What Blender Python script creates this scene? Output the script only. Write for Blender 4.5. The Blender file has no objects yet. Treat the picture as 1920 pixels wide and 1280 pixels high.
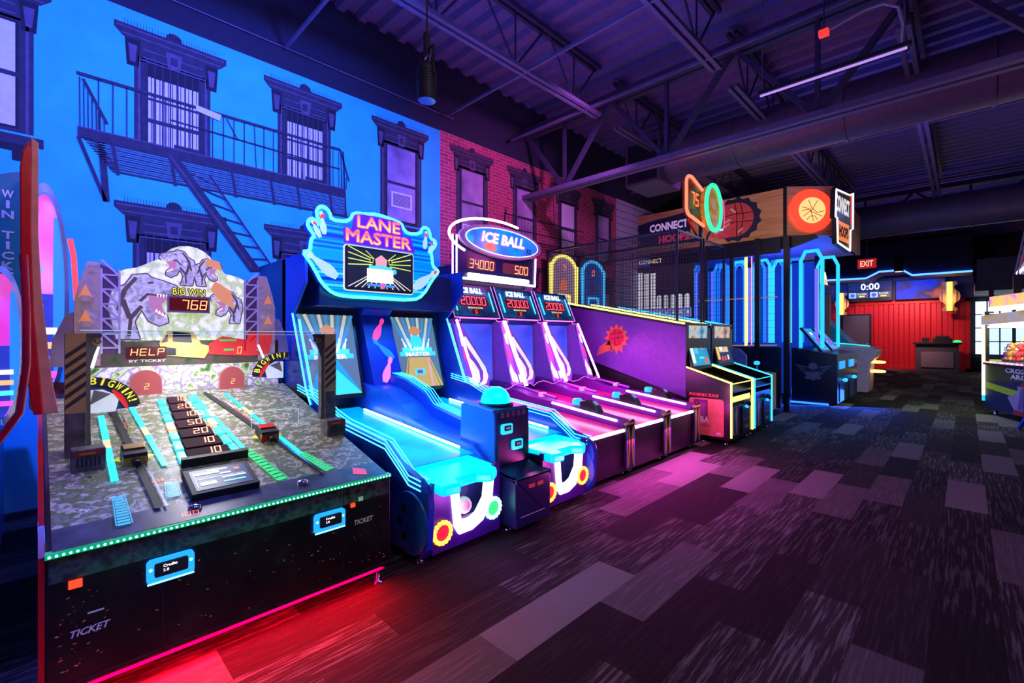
import bpy, bmesh, math, random
from mathutils import Matrix, Vector
random.seed(7)
S = bpy.context.scene
C = S.collection
PI = math.pi

# ---------------------------------------------------------------- camera, world, light, exposure
cd = bpy.data.cameras.new('camera'); cam = bpy.data.objects.new('camera', cd); C.objects.link(cam)
cd.sensor_width = 36; cd.lens = 870/1920*36; cd.shift_y = -10/1920; cd.clip_end = 100; cd.clip_start = .02
cam.location = (5.8, 0, 1.5); cam.rotation_euler = (PI/2, 0, math.atan(850/870))
S.camera = cam
S.view_settings.view_transform = 'Standard'; S.view_settings.look = 'None'
S.view_settings.exposure = 0.0; S.view_settings.gamma = 1.0; S.view_settings.use_curve_mapping = False
W = bpy.data.worlds.new('world'); S.world = W; W.use_nodes = True
W.node_tree.nodes['Background'].inputs[0].default_value = (.22, .15, .62, 1)
W.node_tree.nodes['Background'].inputs[1].default_value = .09

def lamp(name, kind, loc, col, power, size=.1, aim=None, cone=80, blend=.8, sy=None):
    d = bpy.data.lights.new(name, kind); o = bpy.data.objects.new(name, d); C.objects.link(o)
    o.location = loc; d.color = col; d.energy = power
    if kind == 'AREA':
        d.size = size
        if sy: d.shape = 'RECTANGLE'; d.size_y = sy
    elif kind == 'SPOT':
        d.spot_size = math.radians(cone); d.spot_blend = blend; d.shadow_soft_size = size
    else: d.shadow_soft_size = size
    if aim: o.rotation_euler = (Vector(aim)-Vector(loc)).to_track_quat('-Z', 'Y').to_euler()
    return o
# coloured wall washers hanging from the roof, all aimed at the printed wall
lamp('wall_washer', 'SPOT', (3.4, -.9, 4.6), (.04, .10, 1), 1500, .1, (0, .2, 3.3), 95)
lamp('wall_washer', 'SPOT', (3.2, 2.2, 4.5), (.05, .115, 1), 850, .1, (0, 2.3, 3.2), 90)
lamp('wall_washer', 'SPOT', (2.9, 5.3, 4.6), (.60, .13, .75), 330, .1, (0, 5.6, 3.4), 95)
lamp('wall_washer', 'SPOT', (2.9, 8.6, 4.6), (.55, .12, .75), 240, .1, (0, 8.8, 3.4), 95)
lamp('wall_fill', 'SPOT', (3.6, .6, 4.4), (1, .25, .6), 90, .2, (0, 1.2, 2.6), 100)
# dim uplight onto the metal deck and a faint violet house light
lamp('deck_uplight', 'SPOT', (3.3, 3.2, 3.6), (.13, .09, 1), 85, .3, (2.6, 4.2, 5.7), 150)
lamp('deck_uplight', 'SPOT', (5.0, 9.5, 3.6), (.13, .10, 1), 60, .3, (4.6, 10.5, 5.7), 150)
lamp('deck_uplight', 'SPOT', (5.2, 17, 3.2), (.12, .12, 1), 45, .3, (5.2, 17.5, 5.7), 150)
lamp('house_light', 'AREA', (7.2, 4.5, 4.4), (.75, .5, 1), 19, 1.2, (6.3, 4.0, 0))
lamp('house_light', 'AREA', (5.2, 12.0, 4.2), (.45, .5, 1), 30, 1.0, (5.2, 12, 0))
lamp('red_wall_light', 'SPOT', (4.0, 24.3, 3.6), (1, .5, .45), 420, .1, (3.6, 27.3, 1.7), 90)
lamp('counter_light', 'SPOT', (4.6, 24.2, 3.4), (1, .7, .5), 60, .1, (4.6, 25.5, 0), 70)
# the glow under and in front of the machines, plus added fill lights
lamp('blue_left_glow', 'SPOT', (4.4, -.08, 3.6), (.03, .12, 1), 420, .1, (3.6, -.12, 0), 50)
lamp('slot_light', 'POINT', (2.75, -.08, .62), (.03, .12, 1), 3.5, .03)
lamp('post_fill', 'SPOT', (6.2, 6.2, 4.6), (1, .75, .9), 330, .1, (3.2, 5.2, .45), 28)  # added fill aimed at the alleys' front posts; no fixture behind it
lamp('pillar_fill', 'SPOT', (5.2, .5, 3.4), (1, .75, .85), 60, .1, (2.2, .2, 1.8), 40)  # extra lamp put in to lift the red pillar
lamp('front_fill', 'AREA', (5.6, 1.4, 4.6), (.85, .7, 1), 22, .8, (2.6, .8, .8))  # added overhead fill that brightens the striped pusher posts

# ---------------------------------------------------------------- materials
MATS = {}
def mat(name, col, rough=.5, metal=0, em=None, es=0, var=.12, spec=.5, vs=14):
    if name in MATS: return MATS[name]
    m = bpy.data.materials.new(name); m.use_nodes = True; MATS[name] = m
    nt = m.node_tree; b = nt.nodes['Principled BSDF']
    b.inputs['Roughness'].default_value = rough; b.inputs['Metallic'].default_value = metal
    b.inputs['Specular IOR Level'].default_value = spec
    no = nt.nodes.new('ShaderNodeTexNoise'); no.inputs['Scale'].default_value = vs; no.inputs['Detail'].default_value = 4
    tc = nt.nodes.new('ShaderNodeTexCoord'); nt.links.new(tc.outputs['Object'], no.inputs['Vector'])
    r = nt.nodes.new('ShaderNodeValToRGB'); nt.links.new(no.outputs['Fac'], r.inputs['Fac'])
    r.color_ramp.elements[0].position = .3; r.color_ramp.elements[1].position = .7
    r.color_ramp.elements[0].color = tuple(c*(1-var) for c in col)+(1,)
    r.color_ramp.elements[1].color = tuple(min(1, c*(1+var)) for c in col)+(1,)
    nt.links.new(r.outputs['Color'], b.inputs['Base Color'])
    if em:
        b.inputs['Emission Color'].default_value = em+(1,); b.inputs['Emission Strength'].default_value = es
    return m
def glow(name, col, es): return mat(name, tuple(min(1, c*.5) for c in col), .4, 0, col, es)
def art(name, stops, scale, em=0, rough=.4, detail=6, stretch=(1, 1, 1), dist=0, interp='LINEAR'):
    """printed picture: noise through a ramp of ink colours; em = emission strength of the print"""
    if name in MATS: return MATS[name]
    m = bpy.data.materials.new(name); m.use_nodes = True; MATS[name] = m
    nt = m.node_tree; b = nt.nodes['Principled BSDF']; b.inputs['Roughness'].default_value = rough
    tc = nt.nodes.new('ShaderNodeTexCoord'); mp = nt.nodes.new('ShaderNodeMapping'); mp.inputs['Scale'].default_value = stretch
    no = nt.nodes.new('ShaderNodeTexNoise'); no.inputs['Scale'].default_value = scale; no.inputs['Detail'].default_value = detail
    no.inputs['Distortion'].default_value = dist
    nt.links.new(tc.outputs['Object'], mp.inputs['Vector']); nt.links.new(mp.outputs['Vector'], no.inputs['Vector'])
    r = nt.nodes.new('ShaderNodeValToRGB'); r.color_ramp.interpolation = interp
    nt.links.new(no.outputs['Fac'], r.inputs['Fac'])
    e = r.color_ramp.elements
    n = len(stops)
    while len(e) < n: e.new(.5)
    for i, c in enumerate(stops): e[i].position = .28+.44*i/(n-1); e[i].color = c+(1,)
    nt.links.new(r.outputs['Color'], b.inputs['Base Color'])
    if em:
        nt.links.new(r.outputs['Color'], b.inputs['Emission Color']); b.inputs['Emission Strength'].default_value = em
    return m
def glassmat():
    m = bpy.data.materials.new('clear_glass'); m.use_nodes = True; nt = m.node_tree
    for n in list(nt.nodes):
        if n.type != 'OUTPUT_MATERIAL': nt.nodes.remove(n)
    out = [n for n in nt.nodes if n.type == 'OUTPUT_MATERIAL'][0]
    t = nt.nodes.new('ShaderNodeBsdfTransparent'); t.inputs[0].default_value = (.95, .97, 1, 1)
    g = nt.nodes.new('ShaderNodeBsdfGlossy'); g.inputs['Roughness'].default_value = .03
    lw = nt.nodes.new('ShaderNodeLayerWeight'); lw.inputs[0].default_value = .5
    pw = nt.nodes.new('ShaderNodeMath'); pw.operation = 'POWER'; pw.inputs[1].default_value = 5; nt.links.new(lw.outputs['Facing'], pw.inputs[0])
    f = nt.nodes.new('ShaderNodeMath'); f.operation = 'MULTIPLY_ADD'; f.inputs[1].default_value = .45; f.inputs[2].default_value = .025; nt.links.new(pw.outputs[0], f.inputs[0])
    x = nt.nodes.new('ShaderNodeMixShader')
    nt.links.new(f.outputs[0], x.inputs[0]); nt.links.new(t.outputs[0], x.inputs[1]); nt.links.new(g.outputs[0], x.inputs[2])
    nt.links.new(x.outputs[0], out.inputs[0]); return m
GLASS = glassmat()
def carpetmat():
    m = bpy.data.materials.new('carpet_planks'); m.use_nodes = True; nt = m.node_tree; b = nt.nodes['Principled BSDF']
    N = nt.nodes.new; Lk = nt.links.new
    def mth(op, a, bb=None, c=None):
        n = N('ShaderNodeMath'); n.operation = op
        for i, v in enumerate((a, bb, c)):
            if v is None: continue
            if hasattr(v, 'links'): Lk(v, n.inputs[i])
            else: n.inputs[i].default_value = v
        return n.outputs[0]
    tc = N('ShaderNodeTexCoord'); sp = N('ShaderNodeSeparateXYZ'); Lk(tc.outputs['Object'], sp.inputs[0])
    x, y = sp.outputs[0], sp.outputs[1]
    row = mth('FLOOR', mth('DIVIDE', x, .27))
    # rows are laid with a shifting half and third bond; some planks are cut in two
    off = mth('MULTIPLY', mth('FRACT', mth('MULTIPLY', row, .37)), 1.07)
    col = mth('FLOOR', mth('DIVIDE', mth('ADD', y, off), .535))
    wn = N('ShaderNodeTexWhiteNoise'); wn.noise_dimensions = '2D'
    # pair neighbouring halves most of the time so that long planks dominate
    pair = mth('FLOOR', mth('MULTIPLY', col, .5))
    rp = mth('FLOOR', mth('MULTIPLY', row, .5))
    w2 = N('ShaderNodeTexWhiteNoise'); w2.noise_dimensions = '2D'
    cb = N('ShaderNodeCombineXYZ'); Lk(row, cb.inputs[0]); Lk(pair, cb.inputs[1]); Lk(cb.outputs[0], w2.inputs['Vector'])
    cb2 = N('ShaderNodeCombineXYZ'); Lk(rp, cb2.inputs[0]); Lk(pair, cb2.inputs[1]); Lk(cb2.outputs[0], wn.inputs['Vector'])
    sel = mth('GREATER_THAN', wn.outputs['Value'], .62)
    mx = N('ShaderNodeMix'); mx.data_type = 'FLOAT'; Lk(sel, mx.inputs[0]); Lk(w2.outputs['Value'], mx.inputs[2])
    w3 = N('ShaderNodeTexWhiteNoise'); w3.noise_dimensions = '3D'
    cb3 = N('ShaderNodeCombineXYZ'); Lk(rp, cb3.inputs[0]); Lk(pair, cb3.inputs[1]); cb3.inputs[2].default_value = 5
    Lk(cb3.outputs[0], w3.inputs['Vector']); Lk(w3.outputs['Value'], mx.inputs[3])
    v = mx.outputs[0]
    mp = N('ShaderNodeMapping'); mp.inputs['Scale'].default_value = (55, 2.6, 1); Lk(tc.outputs['Object'], mp.inputs[0])
    st = N('ShaderNodeTexNoise'); st.inputs['Scale'].default_value = 1; st.inputs['Detail'].default_value = 4; st.inputs['Roughness'].default_value = .65
    Lk(mp.outputs[0], st.inputs['Vector'])
    fn = N('ShaderNodeTexNoise'); fn.inputs['Scale'].default_value = 260; fn.inputs['Detail'].default_value = 2; Lk(tc.outputs['Object'], fn.inputs['Vector'])
    # base tone per plank: mostly near black, some mid, a few light grey
    r = N('ShaderNodeValToRGB'); r.color_ramp.interpolation = 'CONSTANT'; Lk(v, r.inputs[0])
    e = r.color_ramp.elements
    for p, c in ((0, .008), (.36, .016), (.60, .03), (.78, .075), (.90, .15)):
        q = e[0] if p == 0 else e.new(p)
        q.position = p; q.color = (c, c, c, 1)
    while len(e) > 5: e.remove(e[-1])
    # streaks of grey yarn, strong on the middle tones
    r2 = N('ShaderNodeValToRGB'); r2.color_ramp.interpolation = 'CONSTANT'; Lk(v, r2.inputs[0]); e = r2.color_ramp.elements
    for p, c in ((0, .008), (.2, .06), (.36, .02), (.48, .09), (.60, .12), (.78, .04), (.90, .015)):
        q = e[0] if p == 0 else e.new(p)
        q.position = p; q.color = (c, c, c, 1)
    while len(e) > 7: e.remove(e[-1])
    sf = mth('MULTIPLY', mth('SUBTRACT', st.outputs['Fac'], .50), 9)
    sn = N('ShaderNodeClamp'); Lk(sf, sn.inputs[0])
    tot = mth('ADD', r.outputs[0], mth('MULTIPLY', sn.outputs[0], r2.outputs[0]))
    tot = mth('MULTIPLY', tot, mth('ADD', .45, mth('MULTIPLY', fn.outputs['Fac'], 1.1)))
    Lk(tot, b.inputs['Base Color']); b.inputs['Roughness'].default_value = .95; b.inputs['Specular IOR Level'].default_value = .15
    bp = N('ShaderNodeBump'); bp.inputs['Strength'].default_value = .25; bp.inputs['Distance'].default_value = .01
    Lk(fn.outputs['Fac'], bp.inputs['Height']); Lk(bp.outputs[0], b.inputs['Normal'])
    return m
def brickmat():
    m = bpy.data.materials.new('printed_brick'); m.use_nodes = True; nt = m.node_tree; b = nt.nodes['Principled BSDF']
    tc = nt.nodes.new('ShaderNodeTexCoord'); sp = nt.nodes.new('ShaderNodeSeparateXYZ'); cb = nt.nodes.new('ShaderNodeCombineXYZ')
    br = nt.nodes.new('ShaderNodeTexBrick'); br.inputs['Scale'].default_value = 1
    br.inputs['Brick Width'].default_value = .17; br.inputs['Row Height'].default_value = .055; br.inputs['Mortar Size'].default_value = .006
    br.inputs['Color1'].default_value = (.55, .06, .13, 1); br.inputs['Color2'].default_value = (.33, .035, .08, 1); br.inputs['Mortar'].default_value = (.6, .22, .26, 1)
    nt.links.new(tc.outputs['Object'], sp.inputs[0]); nt.links.new(sp.outputs[1], cb.inputs[0]); nt.links.new(sp.outputs[2], cb.inputs[1])
    nt.links.new(cb.outputs[0], br.inputs['Vector']); nt.links.new(br.outputs['Color'], b.inputs['Base Color']); b.inputs['Roughness'].default_value = .8
    return m

# ---------------------------------------------------------------- geometry helpers
class Fr:
    """frame: local (a right, b up, c outward) to world"""
    def __init__(s, o, r, u):
        s.o = Vector(o); s.r = Vector(r).normalized(); s.u = Vector(u).normalized(); s.n = s.r.cross(s.u)
    def __call__(s, a, b, c=0): return s.o+s.r*a+s.u*b+s.n*c
def FX(x, y, z, up=(0, 0, 1)): return Fr((x, y, z), (0, 1, 0), up)      # seen from +x
def FY(x, y, z): return Fr((x, y, z), (1, 0, 0), (0, 0, 1))             # seen from -y
def FT(x, y, z): return Fr((x, y, z), (0, 1, 0), (-1, 0, 0))            # lying flat, seen from above, read from +x
TXT = {}
def textpolys(s, bold=0.0, shear=0.0):
    k = (s, bold, shear)
    if k in TXT: return TXT[k]
    cu = bpy.data.curves.new('t', 'FONT'); cu.body = s; cu.offset = bold; cu.shear = shear; cu.resolution_u = 2; cu.fill_mode = 'FRONT'
    o = bpy.data.objects.new('t', cu); C.objects.link(o)
    dg = bpy.context.evaluated_depsgraph_get(); dg.update()
    me = bpy.data.meshes.new_from_object(o.evaluated_get(dg))
    vs = [v.co.copy() for v in me.vertices]; fs = [tuple(p.vertices) for p in me.polygons]
    bpy.data.meshes.remove(me); bpy.data.objects.remove(o); bpy.data.curves.remove(cu)
    x0 = min(v.x for v in vs); x1 = max(v.x for v in vs); y0 = min(v.y for v in vs); y1 = max(v.y for v in vs)
    vs = [((v.x-x0)/(x1-x0), (v.y-y0)/(y1-y0)) for v in vs]
    TXT[k] = (vs, fs); return TXT[k]
SEG = {'0': 'abcdef', '1': 'bc', '2': 'abged', '3': 'abgcd', '4': 'fgbc', '5': 'afgcd', '6': 'afgedc', '7': 'abc', '8': 'abcdefg', '9': 'abcdfg',
       'H': 'fegbc', 'E': 'afged', 'L': 'fed', 'P': 'abfge', ' ': ''}
class MB:
    def __init__(s): s.v = []; s.f = []; s.m = []; s.sm = []; s.mats = []
    def mi(s, m):
        if m not in s.mats: s.mats.append(m)
        return s.mats.index(m)
    def add(s, vs, fs, m, smooth=False):
        n = len(s.v); s.v += [Vector(v) for v in vs]; i = s.mi(m)
        for f in fs: s.f.append([n+k for k in f]); s.m.append(i); s.sm.append(smooth)
        return s
    def box(s, x0, x1, y0, y1, z0, z1, m, F=None):
        vs = [(x, y, z) for x in (x0, x1) for y in (y0, y1) for z in (z0, z1)]
        if F: vs = [F(*v) for v in vs]
        return s.add(vs, [(0, 1, 3, 2), (4, 6, 7, 5), (0, 4, 5, 1), (2, 3, 7, 6), (0, 2, 6, 4), (1, 5, 7, 3)], m)
    def prism(s, pts, c0, c1, m, F, side=None):
        n = len(pts); A = [F(a, b, c0) for a, b in pts]; B = [F(a, b, c1) for a, b in pts]
        s.add(A+B, [tuple(range(n))[::-1], tuple(range(n, 2*n))], m)
        return s.add(A+B, [(i, (i+1) % n, n+(i+1) % n, n+i) for i in range(n)], side or m)
    def sheet(s, pts, m, F, c=0): return s.add([F(a, b, c) for a, b in pts], [tuple(range(len(pts)))], m)
    def rect(s, a0, a1, b0, b1, m, F, c=0): return s.sheet([(a0, b0), (a1, b0), (a1, b1), (a0, b1)], m, F, c)
    def line(s, p, q, w, m, F, c=0):
        d = Vector((q[0]-p[0], q[1]-p[1])); L = d.length or 1; n = Vector((-d.y, d.x))*(w/2/L)
        return s.sheet([(p[0]+n.x, p[1]+n.y), (p[0]-n.x, p[1]-n.y), (q[0]-n.x, q[1]-n.y), (q[0]+n.x, q[1]+n.y)], m, F, c)
    def tube(s, pts, r, m, n=8, closed=False):
        pts = [Vector(p) for p in pts]; k = len(pts); vs = []; up = None
        for i, p in enumerate(pts):
            a = pts[i-1] if (i > 0 or closed) else p; b = pts[(i+1) % k] if (i < k-1 or closed) else p
            t = (b-a).normalized()
            if up is None: up = Vector((0, 0, 1)) if abs(t.z) < .9 else Vector((1, 0, 0))
            x = t.cross(up)
            if x.length < 1e-4: x = t.orthogonal()
            x.normalize(); y = x.cross(t).normalized(); up = y
            d = 1.0
            if 0 < i < k-1 or closed:
                ca = (p-a).normalized().dot((b-p).normalized()); d = min(1.6, 1/max(.5, math.sqrt(max(0, (1+ca)/2))))
            for j in range(n):
                an = 2*PI*j/n; vs.append(p+(x*math.cos(an)+y*math.sin(an))*r*(d if n > 2 else 1))
        fs = []
        for i in range(k if closed else k-1):
            for j in range(n):
                a = i*n+j; b = i*n+(j+1) % n; c = ((i+1) % k)*n+(j+1) % n; d = ((i+1) % k)*n+j
                fs.append((a, b, c, d))
        s.add(vs, fs, m, True)
        if not closed:
            s.add(vs[:n], [tuple(range(n))[::-1]], m); s.add(vs[-n:], [tuple(range(n))], m)
        return s
    def bar(s, p, q, w, h, m):
        p = Vector(p); q = Vector(q); t = (q-p).normalized(); up = Vector((0, 0, 1)) if abs(t.z) < .95 else Vector((0, 1, 0))
        x = t.cross(up).normalized(); y = x.cross(t)
        vs = [b+x*sx*w/2+y*sy*h/2 for b in (p, q) for sx, sy in ((-1, -1), (1, -1), (1, 1), (-1, 1))]
        return s.add(vs, [(3, 2, 1, 0), (4, 5, 6, 7), (0, 1, 5, 4), (1, 2, 6, 5), (2, 3, 7, 6), (3, 0, 4, 7)], m)
    def lathe(s, prof, m, F, n=24, smooth=True):
        k = len(prof); vs = [F(r*math.cos(2*PI*j/n), r*math.sin(2*PI*j/n), h) for r, h in prof for j in range(n)]
        fs = [(i*n+j, i*n+(j+1) % n, (i+1)*n+(j+1) % n, (i+1)*n+j) for i in range(k-1) for j in range(n)]
        s.add(vs, fs, m, smooth)
        if prof[0][0] > 1e-4: s.add(vs[:n], [tuple(range(n))[::-1]], m)
        if prof[-1][0] > 1e-4: s.add(vs[-n:], [tuple(range(n))], m)
        return s
    def ball(s, c, r, m, sc=(1, 1, 1), n=14):
        vs = []; k = n//2
        for i in range(k+1):
            for j in range(n):
                th = PI*i/k; ph = 2*PI*j/n
                vs.append((c[0]+r*sc[0]*math.sin(th)*math.cos(ph), c[1]+r*sc[1]*math.sin(th)*math.sin(ph), c[2]+r*sc[2]*math.cos(th)))
        return s.add(vs, [(i*n+j, (i+1)*n+j, (i+1)*n+(j+1) % n, i*n+(j+1) % n) for i in range(k) for j in range(n)], m, True)
    def text(s, t, a, b, w, h, m, F, c=0, bold=0.0, shear=0.0):
        vs, fs = textpolys(t, bold, shear)
        return s.add([F(a+u*w, b+v*h, c) for u, v in vs], fs, m)
    def otext(s, t, a, b, w, h, mo, mi_, F, c=0, d=.008, shear=0.0):
        for k in range(8): s.text(t, a+d*math.cos(k*PI/4), b+d*math.sin(k*PI/4), w, h, mo, F, c+k*.00005, 0, shear)
        return s.text(t, a, b, w, h, mi_, F, c+.002, 0, shear)
    def seg7(s, t, a, b, w, h, m, F, c=0, th=.16, sl=.12, gap=.3):
        n = len(t); cw = w/(n+(n-1)*gap)
        for i, ch in enumerate(t):
            x = a+i*cw*(1+gap); q = th*cw; g = q*.25
            R = {'a': (g, cw-g, h-q, h), 'd': (g, cw-g, 0, q), 'g': (g, cw-g, h/2-q/2, h/2+q/2), 'b': (cw-q, cw, h/2+g, h-g),
                 'c': (cw-q, cw, g, h/2-g), 'f': (0, q, h/2+g, h-g), 'e': (0, q, g, h/2-g)}
            for k in SEG[ch]:
                x0, x1, y0, y1 = R[k]
                s.sheet([(x+x0+y0*sl, b+y0), (x+x1+y0*sl, b+y0), (x+x1+y1*sl, b+y1), (x+x0+y1*sl, b+y1)], m, F, c)
        return s
    def build(s, name, parent=None, bev=0, recalc=False):
        me = bpy.data.meshes.new(name); o = bpy.data.objects.new(name, me); C.objects.link(o)
        off = Vector((0, 0, 0))
        if parent is not None:
            o.parent = parent; p = parent
            while p is not None: off += Vector(p.location); p = p.parent
        me.from_pydata([tuple(v-off) for v in s.v], [], s.f)
        for m in s.mats: me.materials.append(m)
        for p, i, q in zip(me.polygons, s.m, s.sm): p.material_index = i; p.use_smooth = q
        if bev:
            md = o.modifiers.new('bevel', 'BEVEL'); md.width = bev; md.segments = 2; md.limit_method = 'ANGLE'; md.angle_limit = .7
        bm = bmesh.new(); bm.from_mesh(me); bmesh.ops.remove_doubles(bm, verts=bm.verts, dist=1e-5) if bev else None
        if bev: bmesh.ops.recalc_face_normals(bm, faces=bm.faces)
        bm.to_mesh(me); bm.free()
        return o
def thing(name, label, cat, loc, group=None):
    o = bpy.data.objects.new(name, None); C.objects.link(o); o.location = loc; o.empty_display_size = .1
    o['label'] = label; o['category'] = cat
    if group: o['group'] = group
    return o
def tag(o, label, cat, group=None):
    o['label'] = label; o['category'] = cat
    if group: o['group'] = group
    return o
def struct(o): o['kind'] = 'structure'; return o
def arc(cx, cy, rx, ry, a0, a1, n): return [(cx+rx*math.cos(math.radians(a0+(a1-a0)*i/n)), cy+ry*math.sin(math.radians(a0+(a1-a0)*i/n))) for i in range(n+1)]
def rrect(a0, a1, b0, b1, r, n=4):
    return arc(a1-r, b0+r, r, r, -90, 0, n)+arc(a1-r, b1-r, r, r, 0, 90, n)+arc(a0+r, b1-r, r, r, 90, 180, n)+arc(a0+r, b0+r, r, r, 180, 270, n)
def copy_tree(o, parent=None):
    c = o.copy(); C.objects.link(c)
    if parent is not None: c.parent = parent
    for ch in list(o.children): copy_tree(ch, c)
    return c
# ================================================================ THE SETTING
M_dark = mat('dark_navy_paint', (.018, .018, .04), .85)
M_black = mat('black_paint', (.012, .012, .016), .6)
M_steel = mat('painted_steel', (.16, .13, .24), .5, .1)
M_steel2 = mat('dark_painted_steel', (.06, .05, .10), .55, .1)
M_deck = mat('roof_deck_paint', (.20, .15, .33), .6)
m = MB(); m.box(-.3, 12, -4, 30, -.1, 0, carpetmat()); struct(m.build('floor'))
m = MB(); m.box(-.3, 0, -4, 28, 0, 5.75, M_dark); struct(m.build('wall_left'))
m = MB(); m.box(0, 12, 27.6, 27.9, 0, 6, M_dark); struct(m.build('wall_back'))
# corrugated roof deck, ribs running away from the wall
m = MB(); prof = []
y = -3.0; P_ = .30
while y < 28: prof += [(y, 5.72), (y+.10, 5.72), (y+.14, 5.80), (y+.26, 5.80)]; y += P_
vs = []
for (a, b) in prof: vs += [(-.1, a, b), (12, a, b)]
m.add(vs, [(2*i, 2*i+1, 2*i+3, 2*i+2) for i in range(len(prof)-1)], M_deck)
m.box(-.1, 12, -3, 28, 5.86, 5.9, M_dark); struct(m.build('ceiling'))

# ---- open-web joists running along the printed wall
def joist(x, y0, y1, label, n):
    t = thing('roof_joist', label, 'joist', (x, y0, 5.6), 'open web joists under the roof deck')
    zb, zt = 4.9, 5.62
    c = MB()
    for s in (-.045, .045): c.bar((x+s, y0, zb), (x+s, y1, zb), .05, .05, M_steel)
    c.build('bottom_chord', t)
    c = MB()
    for s in (-.045, .045): c.bar((x+s, y0, zt), (x+s, y1, zt), .05, .06, M_steel2)
    c.build('top_chord', t)
    k = max(2, round((y1-y0)/1.25)); d = (y1-y0)/k
    w = MB()
    for i in range(k):
        a = y0+i*d
        w.tube([(x, a+.05, zt), (x, a+d/2, zb)], .016, M_steel2, 6); w.tube([(x, a+d/2, zb), (x, a+d-.05, zt)], .016, M_steel2, 6)
        w.tube([(x, a+d/2, zt), (x, a+d/2, zb)], .012, M_steel2, 6)
    w.build('web', t)
for i, (x, a, b, l) in enumerate([
    (1.74, -2.5, 6.05, 'steel open web joist nearest the printed wall, in front of the truss'),
    (3.53, -2.5, 6.05, 'steel open web joist second from the printed wall, in front of the truss'),
    (5.31, -2.5, 6.05, 'steel open web joist above the carpet aisle, in front of the truss'),
    (7.1, -2.5, 6.05, 'steel open web joist farthest right, in front of the truss'),
    (1.74, 6.6, 16.6, 'steel open web joist behind the duct, nearest the printed wall'),
    (3.53, 6.6, 16.6, 'steel open web joist behind the duct, above the basketball marquee'),
    (5.31, 6.6, 16.6, 'steel open web joist behind the duct, above the far aisle'),
    (7.1, 6.6, 16.6, 'steel open web joist behind the duct, at the far right')]): joist(x, a, b, l, i)
# ---- the deep trusses running away from the wall
def truss(y, zb, zt, x0, x1, step, label, xs):
    t = thing('roof_truss', label, 'truss', (x0, y, zt), 'deep steel trusses crossing the room')
    m = MB(); m.bar((x0, y-.07, zb), (x1, y-.07, zb), .08, .07, M_steel); m.bar((x0, y+.07, zb), (x1, y+.07, zb), .08, .07, M_steel); m.build('bottom_chord', t)
    m = MB(); m.bar((x0, y-.07, zt), (x1, y-.07, zt), .09, .12, M_steel2); m.bar((x0, y+.07, zt), (x1, y+.07, zt), .09, .12, M_steel2); m.build('top_chord', t)
    x = xs; k = 0
    while x < x1:
        m = MB(); m.bar((x, y, zb), (min(x1, x+step), y, zt), .07, .06, M_steel2); m.build('diagonal', t)
        m = MB(); m.bar((x, y, zb), (max(x0, x-step), y, zt), .07, .06, M_steel2); m.build('diagonal', t)
        m = MB(); m.bar((x, y, zb), (x, y, zt), .05, .05, M_steel2); m.build('vertical', t)
        x += 2*step
truss(6.3, 4.03, 5.2, 0, 10.5, .92, 'near deep steel truss crossing the whole room in front of the duct', .9)
truss(17.0, 4.45, 5.5, 0, 10.5, 1.1, 'far deep steel truss crossing the room in front of the dark soffit', 1.5)
# horizontal bridging rods between joists
for (x0, y0, x1, y1, z0, z1, l) in [(.12, 4.42, 9, 4.25, 4.9, 4.9, 'thin steel bridging bar crossing above the hanging spotlight'),
    (.15, 5.76, 9, 5.70, 4.9, 4.9, 'thin steel bridging bar crossing just in front of the near truss'),
    (.10, 2.05, 9, 2.0, 4.9, 4.9, 'thin steel bridging bar crossing nearest the camera, over the blue facade'),
    (.1, 9.9, 10, 9.9, 4.9, 4.9, 'thin steel bridging bar crossing behind the duct'),
    (.1, 13.2, 10, 13.2, 4.9, 4.9, 'thin steel bridging bar crossing farthest back')]:
    m = MB(); m.bar((x0, y0, z0), (x1, y1, z1), .03, .035, M_steel)
    tag(m.build('bridging_bar'), l, 'steel bar', 'bridging bars between the joists')
# round ducts
def duct(y, z, r, x0, x1, label, box):
    t = thing('air_duct', label, 'duct', (x0, y, z), 'round air ducts under the roof')
    md_ = mat('duct_paint', (.17, .13, .20), .45, .2)
    m = MB(); F = Fr((x0, y, z), (0, 1, 0), (0, 0, 1)); m.lathe([(r, 0), (r, x1-x0)], md_, F, 32); m.build('pipe', t)
    x = x0+.9
    while x < x1: m = MB(); m.lathe([(r+.012, x-x0-.02), (r+.012, x-x0+.02)], md_, F, 32); m.build('seam_ring', t); x += 1.5
    if box:
        m = MB(); m.lathe([(r, 0), (r+.02, -.12), (r*1.02, -.3)], md_, F, 32); m.build('collar', t)
        m = MB(); m.box(x0-1.0, x0-.3, y-r-.04, y+r+.04, z-r-.05, z+r, md_); b = m.build('plenum_box', t, .01)
        m = MB(); gz = z; 
        for k in range(9): m.box(x0-.92, x0-.38, y-r-.06, y-r-.045, z-r+.05+k*.075, z-r+.08+k*.075, M_black)
        m.rect(x0-.95, x0-.35, z-r, z+r-.1, M_dark, FY(0, y-r-.042, 0)); m.build('grille', b)
duct(8.3, 4.78, .40, 2.15, 11, 'wide round violet-grey air duct behind the near truss, ending in a square box', True)
duct(15.6, 4.55, .42, .5, 11, 'dark blue round air duct in the background above the exit sign', False)
# thin conduit on the upper wall
m = MB(); m.tube([(.02, -2, 4.925), (.02, 4.6, 4.925)], .008, M_steel, 6); tag(m.build('wall_conduit'), 'thin pale conduit running along the dark upper wall', 'conduit')

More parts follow.
